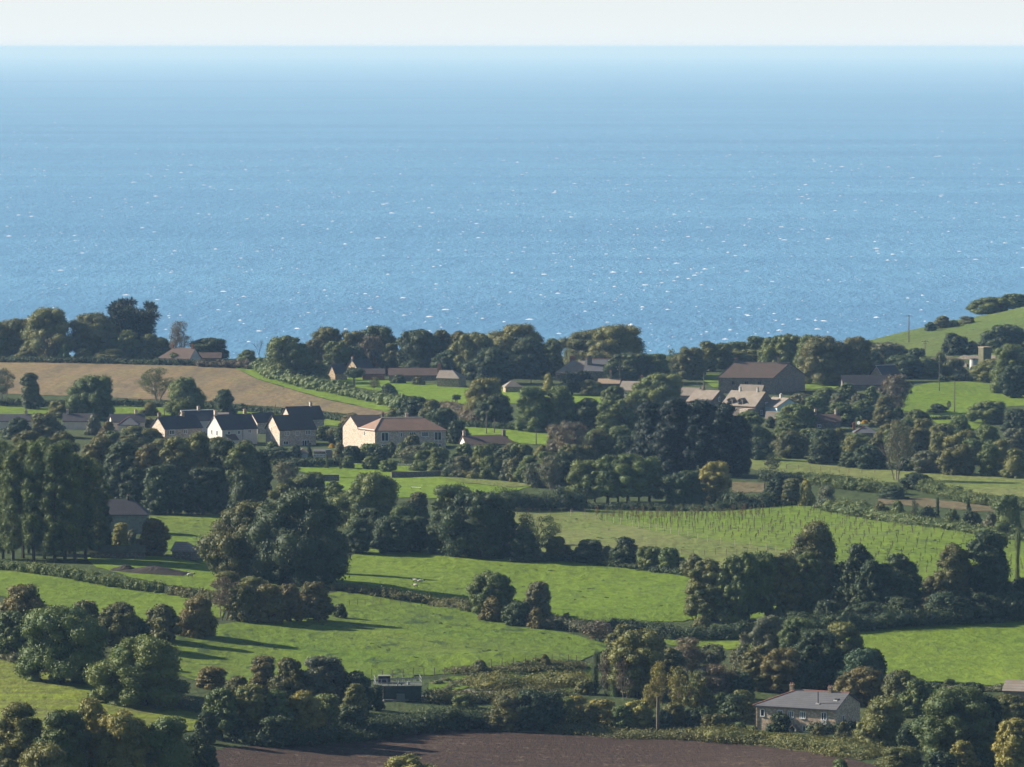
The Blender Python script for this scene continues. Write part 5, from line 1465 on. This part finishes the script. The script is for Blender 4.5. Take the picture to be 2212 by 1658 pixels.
# ---------------------------------------------------------------- poles, fences, gate, small things
def pole(px, yb, ytop, label, arms=0, grp='telegraph poles', r=.13):
    p = at(px, yb); h = (yb - ytop) * mpp(p); rt = empty('telegraph_pole', p, R(random.Random(px).uniform(-20, 20))); setp(rt, label, 'pole', grp)
    b = MB(); b.tube([(0, 0, -.5), (0.03, 0, h)], [r * 1.15, r * .85], 7); b.build('pole', M['wood_pole'], rt)
    for k in range(arms):
        z = h - .35 - k * .7; c = MB(); c.box(-1.25 if k == 0 else -.8, 1.25 if k == 0 else .8, -.16, -.04, z - .08, z + .08)
        ao = c.build('crossarm', M['wood_pole'], rt)
        d = MB()
        for x in ((-1.1, -.4, .4, 1.1) if k == 0 else (-.7, .7)): d.tube([(x, -.1, z + .08), (x, -.1, z + .3)], .06, 6)
        d.build('insulators', M['lead'], ao)
    return p, h
pole(1963, 741, 681, 'tall pole with crossarm standing against the sea on the green hill', 1, r=.17)
pole(1998, 756, 736, 'smaller pole with crossarms below the tall hill pole', 2)
pole(2029, 846, 778, 'pole at the top left corner of the upper right field', 0)
pole(2062, 891, 822, 'pole standing right in the upper right field', 0)
pole(720, 812, 749, 'pole at the left end of the green field beside the tan gable', 0)
pole(1029, 815, 768, 'pole before the coast wood right of the stone cottage', 0)
pole(595, 907, 874, 'pole behind the little gable between white house and stone house', 0)
pole(1051, 938, 887, 'left of two poles behind the white-gabled bungalow', 0)
pole(1068, 936, 904, 'right of two poles behind the white-gabled bungalow', 0)
pole(1147, 832, 811, 'short pole right of the tiny hipped hut', 0)
pole(1339, 842, 792, 'pole with crossarms in front of the manor house', 2)
pole(1520, 838, 806, 'short pole left of the great barn', 0)
pole(1158, 962, 928, 'pole left of the wide feathery tree', 0)
pole(1190, 1555, 1490, 'pole over the right half of the ploughed field', 0)
pole(1421, 1588, 1504, 'ivy-grown pole in front of the yellow bushes', 0, r=.26)
pole(2115, 1524, 1488, 'pole above the great dark tree in the lower right corner', 0)
pole(355, 908, 884, 'slim pole above the leftmost gabled stone house', 0, r=.1)
pole(1855, 930, 915, 'short post carrying the white dish in the right-hand scrub', 0, r=.08)
p = at(1855, 930); b = MB(); z = 16 * mpp(p); b.tube([(0, -.1, z), (-.05, -.22, z + .03)], [.12, .48], 14); setp(b.build('satellite_dish', M['white_paint'], None, p), 'small round white dish on a short post in the right-hand scrub', 'dish')

def fence(label, pts, n, h, mat, wires=2, r=.055, cat='fence'):
    P = [at(*q) for q in pts]; seg = [0]
    for a, c in zip(P[:-1], P[1:]): seg.append(seg[-1] + (c - a).length)
    rt = empty('fence', P[0]); setp(rt, label, cat, 'field fences'); rg = random.Random(n); last = None; tops = []
    for i in range(n):
        s_ = seg[-1] * i / (n - 1)
        for k in range(len(P) - 1):
            if s_ <= seg[k + 1] + 1e-6: break
        t = (s_ - seg[k]) / max(1e-6, seg[k + 1] - seg[k]); x = P[k].x + (P[k + 1].x - P[k].x) * t; y = P[k].y + (P[k + 1].y - P[k].y) * t
        q = Vector((x, y, float(terrain(x, y)))) - P[0]; hh = h * rg.uniform(.88, 1.08); lx = rg.uniform(-.05, .05)
        b = MB(); b.tube([tuple(q + Vector((0, 0, -.3))), tuple(q + Vector((lx, 0, hh)))], r, 5); b.build('post', mat, rt); tops.append((q, hh))
    if wires:
        b = MB()
        for (a, ha), (c, hc) in zip(tops[:-1], tops[1:]):
            for k in range(wires): f = .92 - .34 * k; b.bar(tuple(a + Vector((0, 0, ha * f))), tuple(c + Vector((0, 0, hc * f))), .012, 3)
        b.build('wire', M['wire'], rt)
fence('wire fence of brown posts along the bottom of the lower field and the mound', [(803, 1466), (900, 1463), (1000, 1457), (1065, 1443), (1150, 1438), (1245, 1432)], 22, 1.45, M['wood_pole'], r=.07)
fence('wire fence of thin dark posts across the top of the lower field', [(755, 1310), (830, 1308), (920, 1313), (1005, 1322)], 14, 1.3, M['post_dark'])
fence('line of pale new posts between the dry grass and the sapling field', [(1233, 1116), (1286, 1123), (1320, 1130), (1355, 1137), (1407, 1147), (1460, 1157), (1531, 1172), (1600, 1183), (1656, 1190), (1740, 1210)], 26, 1.5, M['post_pale'])
fence('row of dark posts above the tall group of trees in the dry grass', [(1473, 1200), (1560, 1200), (1659, 1197)], 9, 1.35, M['post_dark'])
fence('line of thin posts across the long pale field', [(1699, 1014), (1760, 1018), (1830, 1024), (1890, 1023)], 9, 1.3, M['post_dark'])
fence('posts along the shaded head of the dry grass field', [(1118, 1112), (1180, 1111), (1240, 1110), (1262, 1110)], 7, 1.4, M['wood_pole'])
fence('wire fence along the top edge of the sapling field under the grove', [(1265, 1112), (1400, 1118), (1560, 1116)], 15, 1.3, M['post_dark'])
def gate(px, yb, Wd, rz, label):
    p = at(px, yb); rt = empty('field_gate', p, R(rz)); setp(rt, label, 'gate'); b = MB()
    for z in (.15, .4, .65, .9, 1.15): b.box(0, Wd, -.03, .03, z, z + .09)
    b.bar((0.05, .05, .2), (Wd - .05, .05, 1.2), .04); b.build('bars', M['white_paint'], rt)
    b = MB(); b.box(-.14, -.01, -.08, .08, -.3, 1.4); b.build('gatepost', M['post_pale'], rt)
    b = MB(); b.box(Wd + .01, Wd + .14, -.08, .08, -.3, 1.4); b.build('gatepost', M['post_pale'], rt)
gate(357, 1283, 1.55, -3, 'white five-barred gate between the neat hedge and the short hedge')
# white jump rail in the field, garden frame, veranda
p = at(888, 1057); rt = empty('white_rail', p, R(-25)); setp(rt, 'single white pole laid on low stands in the field below the wall', 'rail')
b = MB(); b.bar((0, 0, .5), (2.6, 0, .45), .06, 6); b.build('rail', M['white_paint'], rt)
for x in (.1, 2.5): b = MB(); b.box(x - .05, x + .05, -.05, .05, 0, .45); b.build('stand', M['post_dark'], rt)
p = at(857, 1014); rt = empty('fruit_cage', p, R(-12)); setp(rt, 'low fruit cage with a broken white top rail at the right end of the lawn', 'fruit cage')
rg = random.Random(3); b = MB()
for i in range(12):
    if i in (5, 9): continue
    b.bar((i * .85, 0, 1.25 + rg.uniform(-.05, .05)), (i * .85 + .75, 0, 1.25 + rg.uniform(-.08, .05)), .05, 5)
b.build('top_rail', M['white_paint'], rt)
b = MB()
for i in range(13):
    for y in (0, 2.2): b.bar((i * .82, y, 0), (i * .82, y, 1.3), .03)
b.build('uprights', M['wood_pole'], rt)
p = at(677, 990); rt = empty('veranda', p, R(-4)); setp(rt, 'white railed veranda with grey roof left of the tiny summerhouse', 'veranda')
b = MB(); b.box(0, 3.1, 1.2, 1.3, 0, 2.0); b.build('back_wall', M['stone_tan'], rt)
b = MB(); b.box(0, 3.1, -.05, .05, .85, 1.0); b.box(0, 3.1, -.05, .05, .35, .45)
for x in np.linspace(0, 3.0, 9): b.box(x, x + .08, -.04, .04, 0, .849)
b.build('railing', M['white_paint'], rt)
roof_solid('roof', [[(-.15, -.2, 1.8), (3.25, -.2, 1.8), (3.25, 1.5, 2.3), (-.15, 1.5, 2.3)]], M['slate'], rt, .08)
b = MB(); b.box(-.15, 3.25, -.23, -.203, 1.68, 1.84); b.build('fascia', M['white_paint'], rt)
p = at(696, 1030); b = MB(); b.box(0, 1.6, 0, .5, .3, .4); b.box(.1, .2, .1, .4, 0, .296); b.box(1.4, 1.5, .1, .4, 0, .296)
setp(b.build('garden_bench', M['white_paint'], None, p, R(-8)), 'low white garden bench at the left corner of the lawn', 'bench')
# sheep
def sheep(px, yb, rz, label, k=1.0):
    p = at(px, yb); rt = empty('sheep', p, R(rz)); rt.scale = (k, k, k); setp(rt, label, 'sheep', 'sheep in the fields')
    v, f = ICO_V, ICO_F; rg = np.random.default_rng(int(px))
    Vv = []
    for q in v:
        x, y, z = q; w_ = 1 + .05 * rg.random()
        Vv.append((x * .58 * w_, y * .28 * w_ * (1 - .12 * x), .62 + z * .27 * w_ + .03 * x))
    body = MB(); body.v = Vv; body.f = [tuple(a) for a in f]
    body.tube([(.42, 0, .72), (.62, 0, .80)], [.16, .11], 8); body.build('fleece', M['wool'], rt)
    hd = MB(); hd.tube([(.60, 0, .84), (.72, 0, .80), (.86, 0, .66), (.90, 0, .60)], [.09, .105, .07, .045], 8)
    for s_ in (-1, 1): hd.tube([(.66, s_ * .08, .86), (.66, s_ * .20, .84)], [.04, .015], 5)
    hd.build('head', M['wool_face'], rt)
    for x in (-.36, .34):
        for y in (-.14, .14): l = MB(); l.tube([(x, y, .45), (x - .02, y, .22), (x, y, 0)], [.065, .04, .035], 6); l.build('leg', M['wool_face'], rt)
sheep(897, 1260, 170, 'cream sheep, left of two together in the central field', .95)
sheep(908, 1261.5, 10, 'cream sheep, right of two together in the central field', .95)
sheep(898, 1270, 160, 'cream sheep nearest the shadow edge in the central field', .85)
sheep(411, 1249, 15, 'lone pale sheep below the soil heap', 1.1)

# ---------------------------------------------------------------- young planted trees
stk = MB(); stk.tube([(0, 0, -.2), (.02, 0, 1.15)], [.048, .038], 4)
stake_me = stk.mesh('stake', M['post_dark'])
def tuft(seed, h, w_):
    rg = random.Random(seed); lb = [(rg.uniform(-.1, .1), rg.uniform(-.1, .1), h * (.45 + .16 * i), w_ * rg.uniform(.5, 1), w_ * rg.uniform(.5, 1), h * .14) for i in range(4)]
    return foliage_mesh('sapling_leaves', lb, .16, 1.3, seed, 0, rag=.4)
TU = [tuft(i, 1.3 + .15 * i, .20 + .03 * i) for i in range(3)]; TL = [tuft(9 + i, 2.2 + .4 * i, .42) for i in range(3)]
poly = [(1290, 1110), (1420, 1112), (1560, 1104), (1660, 1095), (1760, 1092), (1884, 1112), (2084, 1143), (2215, 1163), (2215, 1235), (2080, 1245), (1900, 1240), (1760, 1205), (1656, 1178), (1480, 1152), (1380, 1138)]
def inpoly(x, y, P):
    c = False
    for (a, b_), (c2, d) in zip(P, P[1:] + P[:1]):
        if (b_ > y) != (d > y) and x < (c2 - a) * (y - b_) / (d - b_) + a: c = not c
    return c
W0 = [at(*q) for q in poly]; WP = [(q.x, q.y) for q in W0]
cand = []; rg = random.Random(11)
x0 = min(a for a, _ in WP); x1 = max(a for a, _ in WP); y0 = min(b_ for _, b_ in WP); y1 = max(b_ for _, b_ in WP)
for yy in np.arange(y0, y1, 4.6):
    for xx in np.arange(x0, x1, 2.35):
        x = xx + rg.uniform(-.45, .45) + (yy * .13) % 2.3; y = yy + rg.uniform(-1.2, 1.2)
        if inpoly(x, y, WP) and rg.random() < .82: cand.append((y, x))
cand.sort()
def sapling(x, y, leaves, colr, lab, grp, sc_):
    rt = empty('sapling', (x, y, float(terrain(x, y)) + .1), rg.uniform(0, 6)); setp(rt, lab, 'sapling', grp); rt.scale = (sc_, sc_, sc_)
    link('stake', stake_me, rt); lf = link('leaves', leaves, rt); lf.color = (*colr, 1)
near = cand[:255]; rest = cand[255:]
for y, x in near: sapling(x, y, TU[rg.randrange(3)], (.08, .09, .04), 'one of the thin dark staked saplings planted in rows over the right field', 'staked saplings in rows', rg.uniform(.5, .75))
b = MB()
for y, x in rest:
    z = float(terrain(x, y)); h = rg.uniform(.9, 1.35); b.tube([(x, y, z - .1), (x + rg.uniform(-.05, .05), y, z + h)], [.065, .05], 4, False)
    for k in range(5): a = rg.uniform(0, 6); q = z + h * rg.uniform(.5, 1.1); b.poly([(x + .12 * math.cos(a), y + .12 * math.sin(a), q), (x - .08, y, q + .2), (x + .1, y, q + .22)])
setp(b.build('saplings', M['post_dark']), 'far rows of tiny staked saplings at the back of the sapling field', 'saplings', kind='stuff')
for i in range(40):
    px = 1290 + i * 9.2 + rg.uniform(-3, 3); py = 1112 + 10 * rg.random() + (8 if px < 1500 else 4); q = at(px, py)
    sapling(q.x, q.y, TL[rg.randrange(3)], (.13, .12, .05) if rg.random() < .6 else (.14, .09, .045), 'one of the leafier young trees in the shade heading the sapling field', 'leafier saplings in the shade', rg.uniform(.85, 1.2))
# rough tussocks on the pastures
def tussocks(poly, n, label, seed, c=(.080, .105, .030), s0=.15, s1=.55):
    rg_ = np.random.default_rng(seed); lb = []; W = [at(*q) for q in poly]; P = [(q.x, q.y) for q in W]
    xa = [q[0] for q in P]; ya = [q[1] for q in P]; k = 0
    while len(lb) < n and k < n * 20:
        k += 1; x = rg_.uniform(min(xa), max(xa)); y = rg_.uniform(min(ya), max(ya))
        if not inpoly(x, y, P): continue
        for j in range(rg_.integers(1, 5)):
            xx = x + rg_.normal() * 1.5; yy = y + rg_.normal() * 1.5; s_ = rg_.uniform(s0, s1); lb.append((xx, yy, float(terrain(xx, yy)) + s_ * .15, s_ * 1.1, s_ * 1.1, s_ * .38))
    me = foliage_mesh('tussocks', lb, .22, 1.1, seed, .8); o = link('tussocks', me); o.color = (*c, 1); setp(o, label, 'grass tussocks', kind='stuff')
tussocks([(720, 1290), (1018, 1330), (1230, 1385), (1240, 1425), (1000, 1450), (800, 1460), (450, 1460), (380, 1390), (650, 1350)], 110, 'rough darker tussocks dotted over the lower field', 1)
tussocks([(1100, 1220), (1450, 1250), (1450, 1320), (1220, 1325), (1050, 1300), (900, 1240)], 60, 'darker tussocks dotted over the central field', 2)
tussocks([(1140, 1120), (1260, 1112), (1640, 1190), (1500, 1215), (1240, 1180)], 60, 'darker tufts dotted over the dry grass field', 3)
tussocks([(1700, 1110), (2180, 1180), (2150, 1230), (1700, 1190), (1520, 1160)], 120, 'darker tufts dotted over the sapling field', 4)
tussocks([(1930, 745), (2200, 690), (2200, 755), (1960, 765)], 60, 'low gorse tufts dotted over the green hill', 5, (.07, .085, .035))
tussocks([(1150, 1440), (1240, 1440), (1240, 1500), (930, 1505), (960, 1468)], 160, 'coarse weeds over the rough ground by the mound', 6, (.11, .115, .045), .4, 1.1)
tussocks([(945, 1572), (1106, 1576), (1281, 1586), (1481, 1594), (1659, 1610), (1800, 1632), (1850, 1628), (1659, 1598), (1481, 1583), (1281, 1576), (1106, 1566)], 150, 'dry weeds along the verge of the ploughed field', 7, (.14, .115, .055), .25, .6)
